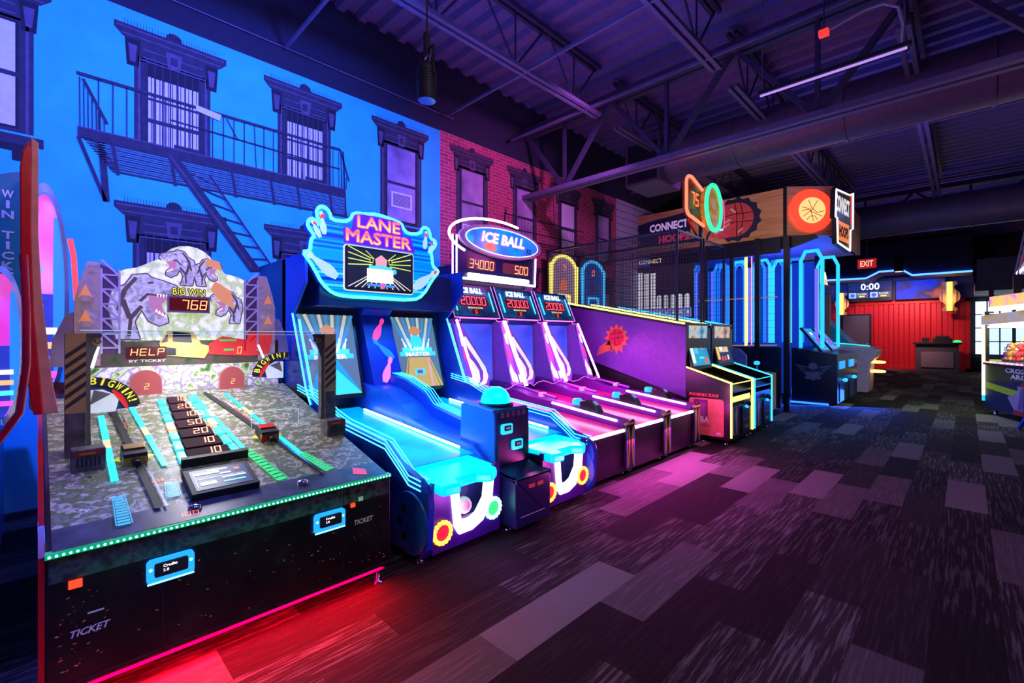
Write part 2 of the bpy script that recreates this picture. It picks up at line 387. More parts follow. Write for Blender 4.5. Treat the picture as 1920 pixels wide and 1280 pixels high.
# ================================================================ PRINTED WALL (mural)
F0 = FX(0, 0, 0)
M_bluew = mat('printed_blue_stucco', (.03, .62, .78), .8, var=.10, vs=3)
M_brick = brickmat()
M_ink = mat('mural_ink_brown', (.035, .032, .055), .8, var=.25)
M_ink2 = mat('mural_ink_mid', (.11, .085, .14), .8, var=.2)
M_inkd = mat('mural_ink_dark', (.012, .010, .02), .8)
M_pane = mat('mural_pane_white', (.90, .80, .95), .8, var=.05)
M_paned = art('mural_pane_grey', [(.10, .07, .15), (.38, .28, .45), (.65, .5, .7)], 1.6, 0, .8, 3)
M_panel = mat('mural_siding', (.45, .45, .6), .8)
t = thing('wall_mural', 'printed city street mural with blue stucco and red brick facades covering the left wall', 'mural', (0, 0, 0))
m = MB(); m.rect(-3.5, 4.346, .0, 4.67, M_bluew, F0, .004); m.build('blue_facade', t)
m = MB(); m.rect(4.346, 9.39, .0, 4.68, M_brick, F0, .004)
m.build('brick_facade', t)
m = MB(); m.rect(9.39, 13.5, 0, 4.7, M_panel, F0, .004)
for k in range(26): m.rect(9.39, 13.5, .6+k*.16, .615+k*.16, M_ink2, F0, .005)
m.build('siding_facade', t)
def cornice(yc, z0, w):
    m = MB(); h = w/2; c = .006
    m.sheet([(yc-h, z0+.30), (yc+h, z0+.30), (yc+h, z0+.24), (yc+h-.07, z0+.17), (yc-h+.07, z0+.17), (yc-h, z0+.24)], M_ink, F0, c)
    m.rect(yc-h+.02, yc+h-.02, z0+.26, z0+.275, M_ink2, F0, c+.001); m.rect(yc-h+.05, yc+h-.05, z0+.20, z0+.212, M_ink2, F0, c+.001)
    m.rect(yc-h+.10, yc+h-.10, z0-.02, z0+.17, M_ink, F0, c); m.rect(yc-h+.22, yc+h-.22, z0+.02, z0+.035, M_ink2, F0, c+.001)
    m.rect(yc-h+.22, yc+h-.22, z0+.10, z0+.112, M_ink2, F0, c+.001)
    for s in (-1, 1):
        a = yc+s*(h-.14); m.sheet([(a-.06, z0+.17), (a-.045, z0-.09), (a+.045, z0-.09), (a+.06, z0+.17)], M_inkd, F0, c+.001)
        m.sheet([(a-.035, z0+.12), (a-.02, z0-.05), (a+.02, z0-.05), (a+.035, z0+.12)], M_ink2, F0, c+.002)
    m.sheet([(yc+.07*math.cos(q*PI/6), z0+.30+.07*math.sin(q*PI/6)) for q in range(7)], M_ink, F0, c)
    m.sheet([(yc-.07, z0+.16), (yc+.07, z0+.16), (yc+.05, z0), (yc-.05, z0)], M_ink2, F0, c+.003)
    m.rect(yc-.03, yc+.03, z0+.04, z0+.12, M_ink, F0, c+.004)
    for k in range(34):
        a = yc-h+.08+k*(w-.16)/33; m.line((a, z0+.30), (a, z0+.345), .004, M_ink, F0, c)
    return m
def mwin(yc, zb, zt, w, style):
    wi = MB(); c = .006; h = w/2
    wi.rect(yc-h, yc+h, zb, zt, M_ink, F0, c)
    wi.rect(yc-h+.03, yc-h+.05, zb, zt, M_ink2, F0, c+.001); wi.rect(yc+h-.05, yc+h-.03, zb, zt, M_ink2, F0, c+.001)
    iw = h-.09
    pan = M_pane if style in 'bw' else M_paned
    top = zt-.17 if style == 'b' else zt-.05
    wi.rect(yc-iw, yc+iw, zb+.03, zt-.03, M_inkd, F0, c+.001)
    wi.rect(yc-iw+.02, yc+iw-.02, zb+.05, top, pan, F0, c+.002)
    if style == 'b':
        for k in range(12): a = yc-iw+.04+k*(2*iw-.08)/11; wi.rect(a, a+.008, zb+.05, top, M_ink2, F0, c+.003)
    mid = (zb+zt)/2+(.0 if style != 'b' else -.08)
    wi.rect(yc-iw, yc+iw, mid-.02, mid+.02, M_ink, F0, c+.004)
    if style == 'b':
        for k in range(8): a = yc-h+.1+k*(w-.2)/7; wi.rect(a-.006, a+.006, zb, zt, M_ink, F0, c+.005)
        wi.rect(yc-h+.05, yc+h-.05, zt-.03, zt-.015, M_ink2, F0, c+.006)
        wi.rect(yc+.0, yc+.22, zb+.04, zb+.26, M_ink, F0, c+.004); wi.rect(yc-iw, yc+iw, mid+.20, mid+.225, M_ink, F0, c+.004)
    wi.build('printed_window', t)
for i, yc in enumerate([-.38, .98, 2.30, 3.66, 5.0, 6.27, 7.56, 8.86]):
    w = .94
    cornice(yc, 4.22, w).build('printed_cornice', t)
    if i != 0: cornice(yc, 2.50, w).build('printed_cornice', t)
    if i == 0: mwin(yc, 3.24, 4.22, .72, 'w')
    elif i in (1, 2): mwin(yc, 3.2, 4.24, .64, 'b')
    elif i in (3, 4): mwin(yc, 3.10, 4.24, .68, 'g')
    else: mwin(yc, 3.10, 4.22, .64, 'w' if i == 6 else 'g')
    if i: mwin(yc, 1.2, 2.5, .66, 'b' if i < 3 else 'g')
for (yc, z) in ((-.38, 3.2), (3.66, 3.06), (5.0, 3.06), (7.56, 3.06)):
    m = MB(); m.rect(yc-.42, yc+.42, z-.06, z+.02, M_ink, F0, .012); m.rect(yc-.36, yc+.36, z-.12, z-.06, M_inkd, F0, .012)
    for s in (-.28, .28): m.rect(yc+s-.05, yc+s+.05, z-.20, z-.12, M_inkd, F0, .012)
    m.build('printed_sill', t)
for yc, z in ((3.66, 3.44), (4.95, 3.2)):
    m = MB(); m.rect(yc-.17, yc+.17, z-.11, z+.11, M_pane, F0, .013); m.rect(yc-.14, yc+.14, z-.085, z+.085, M_ink2, F0, .014)
    for k in range(9): m.rect(yc-.13, yc+.13, z-.075+k*.018, z-.07+k*.018, M_pane, F0, .015)
    m.build('printed_air_conditioner', t)
# the printed fire escape on the blue facade
fe = MB(); c = .016
rail = lambda y: 3.90; bt = 3.42; bb = 3.32
fe.line((.25, 3.90), (2.74, 3.91), .03, M_ink, F0, c); fe.line((.95, 3.70), (2.74, 3.66), .015, M_ink, F0, c)
fe.rect(.257, 2.80, bb, bt, M_ink, F0, c+.001); fe.rect(.257, 2.80, bt-.012, bt, M_ink2, F0, c+.002)
for k in range(7): a = .27+k*.028; fe.line((a, 3.87-k*.05), (a+.003, bt), .008, M_ink, F0, c)
fe.line((.293, 3.86), (.46, 3.50), .026, M_ink, F0, c+.001)
for k in range(24): a = .40+k*.102; fe.line((a, 3.9), (a+(.02 if k % 5 == 3 else 0), bt), .009, M_ink, F0, c)
fe.line((1.45, 3.88), (1.56, 3.68), .012, M_ink, F0, c)
for k in range(12): q = k/11; fe.line((.30+.19*q, bb-.01-.24*q), (2.80, bb-.02-.22*q), .009, M_ink2 if k % 2 else M_ink, F0, c)
fe.sheet([(.36, bb), (2.8, bb), (2.84, 3.05), (.50, 3.06)], M_ink, F0, c-.001)
for k in range(11): q = (k+.5)/11; fe.line((.40+.16*q, bb-.01-.24*q), (2.80, bb-.02-.22*q), .0045, M_bluew, F0, c+.0005)
for a in (.5, .95, 1.5, 1.9, 2.2, 2.6): fe.line((a, bb), (a+.04, 3.04), .03, M_ink, F0, c+.001)
fe.line((.262, bb), (.45, 2.77), .03, M_ink, F0, c); fe.line((.42, bb), (.455, 2.77), .05, M_ink, F0, c); 
fe.line((2.741, 3.913), (2.86, 3.53), .022, M_ink, F0, c); fe.line((2.78, 3.9), (2.82, 3.05), .02, M_ink, F0, c)
for k in range(4): fe.line((2.72+k*.035, 3.88-k*.1), (2.72+k*.035, bt), .008, M_ink, F0, c)
fe.sheet([(.88, 3.36), (.99, 3.37), (1.80, 2.25), (1.68, 2.23)], M_ink, F0, c+.003); fe.line((.94, 3.34), (1.70, 2.28), .012, M_ink2, F0, c+.004)
fe.line((1.284, 3.226), (1.93, 2.29), .018, M_ink, F0, c+.003); fe.line((1.26, 3.226), (1.89, 2.29), .006, M_ink2, F0, c+.003)
for k in range(7):
    q = .12+k*.13; fe.line((.94+.76*q, 3.36-1.1*q), (1.284+.64*q, 3.226-.93*q), .014, M_ink, F0, c+.002)
fe.sheet([(1.163, 3.93), (1.40, 3.90), (1.385, 3.83), (1.17, 3.87)], M_pane, F0, c+.004)
fe.build('printed_fire_escape', t)
fe = MB(); c = .016   # the fainter one on the brick facade
for (a, b) in (((5.72, 3.66), (8.1, 3.70)), ((5.72, 3.42), (8.15, 3.44)), ((5.72, 3.26), (8.15, 3.28))): fe.line(a, b, .02, M_ink, F0, c)
for k in range(28): fe.line((5.75+k*.085, 3.66), (5.75+k*.085, 3.27), .006, M_inkd, F0, c)
for k in range(5): fe.line((5.75, 3.24-k*.035), (8.1, 3.24-k*.035), .008, M_inkd, F0, c)
fe.line((7.02, 4.6), (6.96, 2.9), .014, M_ink2, F0, c); fe.line((7.05, 4.5), (7.2, 2.9), .02, M_ink2, F0, c)
fe.line((5.75, 3.26), (5.75, 3.75), .02, M_ink, F0, c); fe.line((5.6, 3.2), (5.8, 3.75), .015, M_ink, F0, c)
fe.build('printed_fire_escape', t)

# ================================================================ FAR END
YB = 27.3
M_red = mat('red_container_steel', (.72, .012, .02), .45, .1)
m = MB(); pr = []; x = .6
while x < 5.9: pr += [(x, 0), (x+.14, 0), (x+.18, .06), (x+.32, .06)]; x += .36
pr = [(min(a, 5.9), b) for a, b in pr]
vs = []
for a, b in pr: vs += [(a, YB+b, .12), (a, YB+b, 3.0)]
m.add(vs, [(2*i, 2*i+2, 2*i+3, 2*i+1) for i in range(len(pr)-1)], M_red)
m.box(.6, 5.95, YB-.02, YB+.1, 0, .14, M_red); m.box(.6, 5.95, YB-.02, YB+.1, 2.96, 3.12, M_red); m.box(5.8, 5.95, YB-.02, YB+.1, 0, 3.1, M_red)
struct(m.build('wall_container'))
d = MB(); M_door = mat('dark_grey_door', (.10, .09, .10), .5); d.box(1.5, 2.66, YB-.05, YB-.02, 0, 2.55, M_black); d.box(1.58, 2.58, YB-.08, YB-.04, 0, 2.47, M_door)
dd = struct(d.build('door_1')); h = MB(); h.ball((2.50, YB-.13, 1.12), .04, mat('steel_knob', (.7, .7, .75), .25, .9)); h.lathe([(.05, 0), (.05, .015)], MATS['steel_knob'], Fr((2.50, YB-.08, 1.12), (1, 0, 0), (0, 0, 1)), 12); h.build('door_handle', dd)
# box above the container with the TV niche and the stepped soffit with its blue light line
m = MB(); m.box(-.1, 6.05, YB-.1, YB+.3, 3.12, 4.15, mat('niche_blue_black', (.03, .035, .09), .5)); struct(m.build('trim_1'))
FS = FY(0, 24.9, 0)
sof = [(-.4, 4.05), (2.75, 3.98), (3.2, 4.22), (3.95, 4.22), (4.25, 3.98), (6.0, 3.98), (6.0, 5.4), (-.4, 5.4)]
m = MB(); m.prism(sof, -2.4, 0, mat('soffit_charcoal', (.045, .038, .055), .7), FS); struct(m.build('trim_2'))
m = MB(); M_bl = glow('blue_light_line', (.03, .12, 1), 7)
m.tube([(a, 24.86, b-.0) for a, b in sof[:6]], .035, M_bl, 8); tag(m.build('blue_light_line'), 'blue light line following the stepped lower edge of the dark soffit', 'light strip')
lamp('soffit_light', 'AREA', (2.6, 25.6, 3.9), (.05, .15, 1), 60, 5, (2.6, 27.2, 3.0), sy=.2)
def tv(x0, x1, z0, z1, label, kind):
    t = thing('wall_television', label, 'television', (x0, 26.9, z0), 'televisions above the red wall')
    m = MB(); m.box(x0, x1, 26.92, 27.18, z0, z1, M_black); m.build('housing', t, .01)
    F = FY(x0, 26.915, z0); w = x1-x0; h = z1-z0; s = MB()
    if kind:
        s.rect(.03, w-.03, .03, h-.03, glow('tv_black', (.004, .006, .012), 1), F, 0)
        wt = glow('tv_white', (1, 1, 1), 1.1)
        s.text('0:00', w*.30, h*.55, w*.42, h*.34, wt, F, .004, .02)
        for k in (0, 1):
            a = w*(.03+.48*k); s.rect(a, a+w*.17, h*.17, h*.44, glow('tv_pale', (.5, .62, .9), .8), F, .003)
            s.sheet([(a+w*.085+w*.055*math.cos(q*PI/4), h*.30+h*.10*math.sin(q*PI/4)) for q in range(8)], glow('tv_blue', (.02, .15, .9), 1), F, .006)
            s.rect(a+w*.18, a+w*.44, h*.17, h*.44, glow('tv_grey', (.12, .12, .13), .7), F, .003)
            s.text('PLAYER', a+w*.20, h*.33, w*.20, h*.07, wt, F, .006); s.rect(a+w*.23, a+w*.36, h*.21, h*.28, glow('tv_yellow', (.7, .8, .05), 1), F, .006)
    else:
        s.rect(.03, w-.03, .03, h-.03, art('tv_arena', [(.0, .01, .06), (.01, .04, .5), (.03, .03, .08), (.55, .12, .04)], 1.1, .55, .7, 2), F, 0)
    s.build('screen', t)
tv(1.80, 3.46, 3.12, 4.05, 'wall television showing a white 0:00 timer above the dark door', 1)
tv(3.56, 5.22, 3.12, 3.98, 'wall television showing a dim blue and orange arena picture', 0)
def sconce(x, z, label, k, Y):
    t = thing('wall_sconce', label, 'wall lamp', (x, Y, z), 'amber gear shaped wall lamps')
    M_br = mat('bronze_metal', (.35, .22, .14), .4, .7); F = Fr((x, Y, z), (1, 0, 0), (0, 0, 1))
    m = MB(); pts = []
    out = [(-.22, -.62), (.22, -.62), (.24, -.5), (.14, -.44), (.14, -.32), (.30, -.16), (.33, 0), (.30, .16), (.14, .32), (.14, .44), (.24, .5), (.22, .62), (-.22, .62), (-.24, .5), (-.14, .44), (-.14, .32), (-.30, .16), (-.33, 0), (-.30, -.16), (-.14, -.32), (-.14, -.44), (-.24, -.5)]
    m.prism([(a*k, b*k) for a, b in out], -.10, 0, M_br, F); m.build('backplate', t)
    for s in (-1, 1):
        m = MB(); m.tube([F(s*.20*k, .26*k*math.sin(q), .04+.16*k*math.cos(q)*0) for q in (-1.2, -.6, 0, .6, 1.2)], .03*k, M_br, 8); m.build('side_rib', t)
    m = MB(); m.tube([F(0, -.6*k, .06), F(0, .6*k, .06)], .09*k, glow('amber_tube', (1, .60, .10), 1.9), 12); m.build('lamp_tube', t)
    lamp('sconce_light', 'POINT', tuple(F(0, -.1, .5)), (1, .5, .2), 22, .2)
sconce(5.33, 3.16, 'amber tube wall lamp in a bronze frame at the right end of the red wall', 1.0, 26.6)
sconce(1.62, 3.02, 'amber tube wall lamp in a bronze gear frame above the dark door', .85, 26.6)
# host counter with boxes on it
t = thing('host_counter', 'dark grey host counter with a lighter recessed front panel before the red wall', 'counter', (4.9, 26, 0))
M_ct = mat('counter_grey', (.10, .085, .11), .5); M_cp = mat('counter_panel', (.30, .22, .27), .5)
m = MB(); m.box(4.28, 5.62, 26.1, 26.7, 0, 1.16, M_ct); m.build('body', t, .01)
m = MB(); m.box(4.46, 5.46, 26.06, 26.12, .2, .85, M_cp); m.build('front_panel', t, .005)
m = MB(); m.box(4.2, 5.7, 26.0, 26.8, 1.16, 1.24, M_black); m.build('counter_top', t, .01)
m = MB(); m.box(4.82, 5.42, 26.2, 26.6, 1.24, 1.42, M_black); m.box(4.90, 5.34, 26.22, 26.58, 1.42, 1.50, M_black); m.tube([(4.95, 26.3, 1.5), (5.0, 26.3, 1.56), (5.25, 26.3, 1.56), (5.3, 26.3, 1.5)], .012, M_black)
tag(m.build('black_case', None, .01), 'black equipment case lying on the host counter', 'case')
m = MB(); m.box(4.50, 4.70, 26.3, 26.45, 1.24, 1.27, M_black); m.box(4.48, 4.72, 26.3, 26.34, 1.27, 1.44, M_black); tag(m.build('small_monitor'), 'small black monitor on the left end of the host counter', 'monitor')
m = MB(); m.lathe([(.13, 0), (.12, .06), (.05, .1)], glow('green_lamp', (.02, .8, .12), 1.6), Fr((5.56, 26.3, 1.24), (1, 0, 0), (0, 1, 0)), 16); tag(m.build('green_button_lamp'), 'small green glowing dome on the right end of the host counter', 'lamp')
# exit sign
t = thing('exit_sign', 'red EXIT sign hanging from a thin rod in the background', 'exit sign', (3.36, 20, 4.6))
m = MB(); m.box(3.11, 3.63, 19.97, 20.03, 3.84, 4.16, mat('exit_red', (.25, .005, .01), .4, 0, (1, .02, .03), .45)); m.build('housing', t, .01)
m = MB(); m.text('EXIT', 3.19, 3.90, .36, .20, glow('exit_letters', (1, .62, .52), 1.0), FY(0, 19.965, 0), 0, .02); m.build('lettering', t)
m = MB(); m.tube([(3.36, 20, 4.16), (3.36, 20, 5.88)], .012, M_steel, 6); m.lathe([(.12, -.06), (.10, 0), (.02, .05)], M_steel, Fr((3.36, 20, 4.21), (1, 0, 0), (0, 1, 0)), 12); m.build('rod', t)
# downlight near the exit sign
t = thing('pendant_downlight', 'small black cylindrical downlight right of the exit sign', 'downlight', (4.15, 20.5, 4.0))
m = MB(); m.lathe([(.13, 0), (.13, .5), (.02, .52)], M_black, Fr((4.18, 20.5, 3.70), (1, 0, 0), (0, 1, 0)), 16); m.tube([(4.18, 20.5, 4.2), (4.18, 20.5, 5.88)], .02, M_black, 6); m.build('body', t)
m = MB(); m.lathe([(.11, -.01), (.11, 0)], glow('downlight_glow', (.8, .75, .7), 1.2), Fr((4.18, 20.5, 3.70), (1, 0, 0), (0, 1, 0)), 16); m.build('lens', t)
# windows of the far right corner
for i, (xa) in enumerate([6.1, 7.25, 8.4, 9.55]):
    m = MB(); m.box(xa, xa+1.05, 27.45, 27.5, .75, 2.95, glow('window_daylight', (.62, .82, 1), 1.5))
    w = struct(m.build('window_%d' % (i+1)))
    f = MB()
    for k in range(4): f.box(xa-.04+k*.363, xa+.0+k*.363, 27.38, 27.45, .7, 3.0, M_black)
    for k in range(5): f.box(xa-.03, xa+1.08, 27.38, 27.45, .7+k*.56, .735+k*.56, M_black)
    f.build('window_frame', w)
m = MB(); m.box(6.05, 11, 24.0, 27.6, 3.15, 3.45, mat('bulkhead_grey', (.22, .2, .26), .6)); m.box(6.1, 11, 23.9, 24, 3.45, 4.3, MATS['bulkhead_grey']); struct(m.build('trim_3'))
# hanging stage spotlight
t = thing('hanging_spotlight', 'black cylindrical spotlight with a blue lens hanging in front of the printed wall', 'spotlight', (3.0, 1.98, 3.9))
Fz = Fr((3.0, 1.98, 3.21), (1, 0, 0), (0, 1, 0))
m = MB(); m.lathe([(.066, .0), (.07, .02), (.068, .23), (.055, .26), (.0, .265)], M_black, Fz, 24)
for k in range(5): m.lathe([(.072, .12+k*.02), (.072, .128+k*.02)], M_black, Fz, 24)
m.build('housing', t)
m = MB(); m.lathe([(.0, .004), (.062, -.002)], mat('blue_lens', (.01, .01, .2), .1, 0, (.03, .03, .6), .5), Fz, 24); m.build('lens', t)
m = MB(); m.tube([(2.92, 1.98, 3.38), (2.92, 1.98, 3.58), (3.08, 1.98, 3.58), (3.08, 1.98, 3.38)], .008, M_black); m.box(2.985, 3.015, 1.96, 2.0, 3.54, 3.70, M_black); m.build('yoke', t)
m = MB(); m.tube([(3.0, 1.98, 3.6), (3.0, 1.98, 5.86)], .007, M_black, 6); m.tube([(3.02, 1.98, 3.44), (3.035, 1.99, 3.55), (3.0, 2.0, 3.6), (2.98, 1.98, 3.52)], .006, mat('safety_wire', (.6, .6, .7), .3, .6), 6); m.build('hanging_rod', t)
# black light tube with its whip and the red box
t = thing('ceiling_tube_light', 'long violet fluorescent tube light hanging on two wires at upper right', 'tube light', (4.85, 5.27, 4.0))
m = MB(); m.bar((4.25, 5.27, 4.03), (5.47, 5.27, 4.03), .05, .035, M_black); m.build('housing', t)
m = MB(); m.tube([(4.27, 5.27, 4.0), (5.44, 5.27, 4.0)], .012, glow('violet_tube', (.55, .32, .95), .9), 8); m.build('tube', t)
for x in (4.29, 5.42): m = MB(); m.tube([(x, 5.27, 4.04), (x, 5.27, 5.86)], .004, M_steel, 5); m.build('hanging_wire', t)
m = MB(); m.tube([(5.40, 5.27, 4.05), (5.41, 5.27, 4.22), (5.38, 5.27, 4.38), (5.28, 5.27, 4.46), (5.15, 5.27, 4.47), (5.0, 5.27, 4.44), (4.88, 5.27, 4.41)], .011, mat('grey_whip', (.5, .42, .6), .4), 8); m.build('power_cord', t)
m = MB(); m.box(4.79, 4.87, 5.24, 5.30, 4.375, 4.43, mat('red_box', (.8, .05, .04), .4, 0, (1, .05, .04), .9)); m.tube([(4.83, 5.27, 4.43), (4.83, 5.27, 5.86)], .006, M_steel2, 6)
tag(m.build('red_junction_box'), 'small bright red box hanging beside the violet tube light', 'junction box')
# ================================================================ shared machine materials
M_cab = mat('cabinet_black', (.012, .012, .016), .28)
M_cabn = mat('cabinet_navy', (.012, .02, .09), .35)
M_chr = mat('chrome', (.75, .75, .8), .15, 1)
M_redseg = glow('red_segment', (1, .14, .06), 2.2)
M_orseg = glow('orange_segment', (1, .42, .15), 2.0); M_stseg = glow('stair_segment', (1, .22, .10), 3.0)
M_dim = mat('display_dark_red', (.05, .004, .006), .25, 0, (.12, .004, .01), .6)
M_cyan = glow('cyan_strip', (.05, .75, 1), 4)
M_white = glow('white_glow', (1, .95, 1), 2.5)
M_txtw = mat('white_print', (.85, .85, .88), .5)
M_txty = mat('yellow_print', (.85, .75, .05), .5, 0, (.9, .8, .05), .6)
def foot(x, y, parent):
    m = MB(); m.lathe([(.03, 0), (.028, .015), (.01, .02), (.01, .09)], M_chr, Fr((x, y, 0), (1, 0, 0), (0, 1, 0)), 12); return m.build('levelling_foot', parent)

# ================================================================ DINOSAUR TICKET PUSHER
J = thing('ticket_pusher', 'black dinosaur themed ticket pusher with clear canopy, green light strip and red underglow', 'arcade machine', (2.4, .76, 0))
y0, y1 = .02, 1.50; yc = .76
M_jb = art('night_jungle_print', [(.003, .003, .005), (.004, .005, .007), (.006, .009, .008), (.018, .022, .02)], 7, 0, .3, 5)
M_rock = art('rock_print', [(.01, .014, .014), (.03, .045, .04), (.07, .09, .085), (.02, .02, .02)], 22, 0, .35, 3)
def zp(x): return .665+(3.3-x)*.255       # sloping playfield
m = MB()
prof = [(1.45, .12), (3.30, .12), (3.30, .655), (1.45, zp(1.45)-.02)]
FJ = Fr((0, y1, 0), (1, 0, 0), (0, 0, 1))
m.prism(prof, 0, y1-y0, M_cab, FJ); m.build('cabinet_body', J, .006)
# printed front with sparks, doors and tickets slots
FF = FX(3.302, 0, 0)
m = MB(); m.rect(y0+.01, y1-.01, .13, .55, M_jb, FF, 0); m.rect(y0+.01, y1-.01, .55, .645, M_rock, FF, 0)
for y in (.38, 1.20): m.rect(y, y+.004, .14, .62, M_black, FF, .002)
m.rect(y0+.01, y1-.01, .135, .15, M_black, FF, .002)
sp_ = [mat('spark_orange', (1, .38, .08), .4), mat('spark_red', (.95, .12, .07), .4), mat('spark_pale', (.4, .33, .22), .5)]
for k in range(110):
    y = random.choice([random.uniform(.05, .2), random.uniform(.3, 1.48), random.uniform(1.0, 1.48)]); z = random.uniform(.17, .50); r = random.uniform(.002, .006); a = random.uniform(-.6, .9)
    m.sheet([(y-r*math.cos(a)*1.5, z-r*math.sin(a)), (y+r*.3, z-r*.6), (y+r*math.cos(a)*1.5, z+r*math.sin(a)), (y-r*.2, z+r*.7)], random.choice(sp_), FF, .0015)
m.build('printed_front', J)
for y, z in ((.155, .32), (1.33, .42)):
    p = MB(); p.text('TICKET', y-.065, z, .12, .028, M_txtw, FF, .004, .02, .3); p.build('ticket_lettering', J)
m = MB(); m.rect(.14, .19, .395, .402, M_txtw, FF, .003); m.rect(1.29, 1.32, .55, .575, M_txtw, FF, .003); m.build('ticket_slot', J)
m = MB(); m.box(3.30, 3.312, .085, .125, .515, .545, glow('red_square_lamp', (1, .03, .01), 3)); m.box(3.30, 3.312, 1.245, 1.268, .528, .548, MATS['red_square_lamp']); m.build('indicator_lamp', J)
for yq in (.41, 1.12):
    r = MB(); F = FX(3.30, yq, .49)
    r.prism(rrect(-.085, .085, -.05, .052, .018), 0, .02, mat('reader_blue_bezel', (.01, .05, .25), .3, 0, (.01, .22, 1), 2.2), F)
    b = r.build('card_reader', J)
    r = MB(); r.prism(rrect(-.06, .06, -.022, .036, .008), .02, .03, M_black, F); r.text('Credits', -.03, .016, .05, .012, M_white, F, .032); r.text('2.0', -.03, -.002, .02, .011, M_white, F, .032); r.build('reader_screen', b)
    r = MB()
    for s in (-1, 1): r.ball(F(s*.072, .012, .02), .007, glow('reader_dot', (.15, .6, 1), 4), n=8)
    r.tube([F(-.083, -.048, .02), F(.083, -.048, .02)], .004, MATS['reader_dot']); r.build('reader_light', b)
# green light strip of separate LEDs
m = MB(); m.box(3.27, 3.312, y0, y1, .650, .668, mat('clear_green_lip', (.01, .2, .10), .2, 0, (.0, .5, .22), .5)); g = m.build('front_light_strip', J)
m = MB(); led = glow('green_led', (.25, 1, .62), 9)
for k in range(74): y = y0+.012+k*(y1-y0-.024)/73; m.ball((3.314, y, .659), .0048, led, n=6)
m.build('led_row', g)['kind'] = 'stuff'
m = MB(); m.box(3.14, 3.29, y0+.03, y1-.03, .095, .10, M_black); m.tube([(3.22, y0+.1, .085), (3.22, y1-.1, .085)], .012, glow('red_under_tube', (1, .0, .015), 40)); m.build('underglow_tube', J)
for x, y in ((3.24, .07), (3.24, 1.45), (1.5, .07), (1.5, 1.45)): foot(x, y, J)
# red side trim on the left flank
m = MB(); m.prism([(3.30, .1), (3.30, .66), (3.22, .76), (1.5, 1.32), (1.5, 1.26), (3.17, .70), (3.24, .62), (3.24, .1)], 0, .018, mat('red_side_trim', (.7, .01, .015), .3), Fr((0, y0, 0), (1, 0, 0), (0, 0, 1))); m.build('side_trim', J)
# playfield
FP = Fr((3.29, 0, .668), (0, 1, 0), (-1, 0, .255)); K = math.sqrt(1+.255**2)
M_pf = art('playfield_print_glow', [(.02, .02, .02), (.24, .22, .20), (.08, .15, .03), (.16, .13, .12), (.50, .46, .42), (.05, .05, .04), (.85, .82, .75)], 24, .13, .42, 9, (1, .7, 1))  # small emission added to brighten the print; the playfield is no lamp
L_ = 1.68*K
m = MB(); m.rect(y0+.02, y1-.02, 0, L_, M_pf, FP, .0); pfo = m.build('playfield', J)
m = MB(); m.rect(y0+.02, y1-.02, .0, .16, art('playfield_lip_print', [(.02, .02, .03), (.08, .07, .10), (.14, .12, .17)], 9, 0, .38, 6), FP, .002); m.build('front_deck', J)
# coin lanes: cyan light tracks with orange window
M_ct1 = glow('track_cyan', (.02, .80, .95), 1.5); M_ct2 = glow('track_orange', (1, .55, .28), 1.3); M_ct3 = glow('track_green', (.03, .75, .22), .9); M_ct4 = glow('track_blue', (.04, .42, .85), 1.0)
def track(p, q, w, mid=.35):
    m = MB(); P = Vector(p); Q = Vector(q); a = P.lerp(Q, mid); b = P.lerp(Q, mid+.12)
    m.line(p, a, w, M_ct1, FP, .01); m.line(a, b, w, M_ct2, FP, .01); m.line(b, q, w, M_ct1, FP, .01); m.build('light_track', J)
track((.265, .47), (.275, 1.35), .030, .45); track((.475, .55), (.43, 1.5), .028, .45)
track((.865, .62), (.80, 1.60), .028, .55); track((1.13, .42), (1.0, 1.58), .028, .6); track((.70, .8), (.69, 1.6), .001)
def arrows(p, q, w, mt):
    m = MB(); P = Vector(p); Q = Vector(q); n = 11
    for k in range(n):
        a = P.lerp(Q, k/n); b = P.lerp(Q, (k+.72)/n); m.line(a, b, w*(1-.25*k/n), mt, FP, .008)
    m.line((p[0]-w*.6, p[1]), (q[0]-w*.48, q[1]), .004, mt, FP, .01); m.line((p[0]+w*.6, p[1]), (q[0]+w*.48, q[1]), .004, mt, FP, .01)
    m.build('chevron_lane', J)
arrows((.262, .07), (.265, .33), .045, M_ct4); arrows((.46, .22), (.47, .36), .05, M_ct4); arrows((.94, .17), (.875, .60), .05, M_ct3); arrows((1.20, .17), (1.135, .44), .05, M_ct3)
# central stairs of numbers between two columns of cyan tiles
m = MB(); M_st = mat('stair_maroon', (.03, .010, .018), .85, spec=.15)
nums = ['10', '10', '20', '50', '100', '20', '10']
st = MB()
for k, nme in enumerate(nums):
    b0 = .55+k*.145; a0 = .585+k*.008; a1 = .79-k*.012
    st.box(a0, a1, b0, b0+.12, .0, .025, M_st, FP)
    m.seg7(nme, (a0+a1)/2-.03+.01, b0+.025, .038*len(nme), .080, M_stseg, FP, .029, .2)
s_ = st.build('number_stair', J); m.build('number_display', s_)
for sx in (-1, 1):
    m = MB()
    for k in range(7):
        b0 = .55+k*.145; a = .688+sx*(.128-k*.006); mt = M_ct2 if k == 3 else M_ct1
        m.prism(rrect(a-.018, a+.018, b0, b0+.11, .006, 2), .002, .022, mt, FP)
    m.build('light_tile_column', J)
m = MB(); m.box(.54, .86, .50, .53, 0, .05, M_black, FP); m.build('stair_kerb', J)
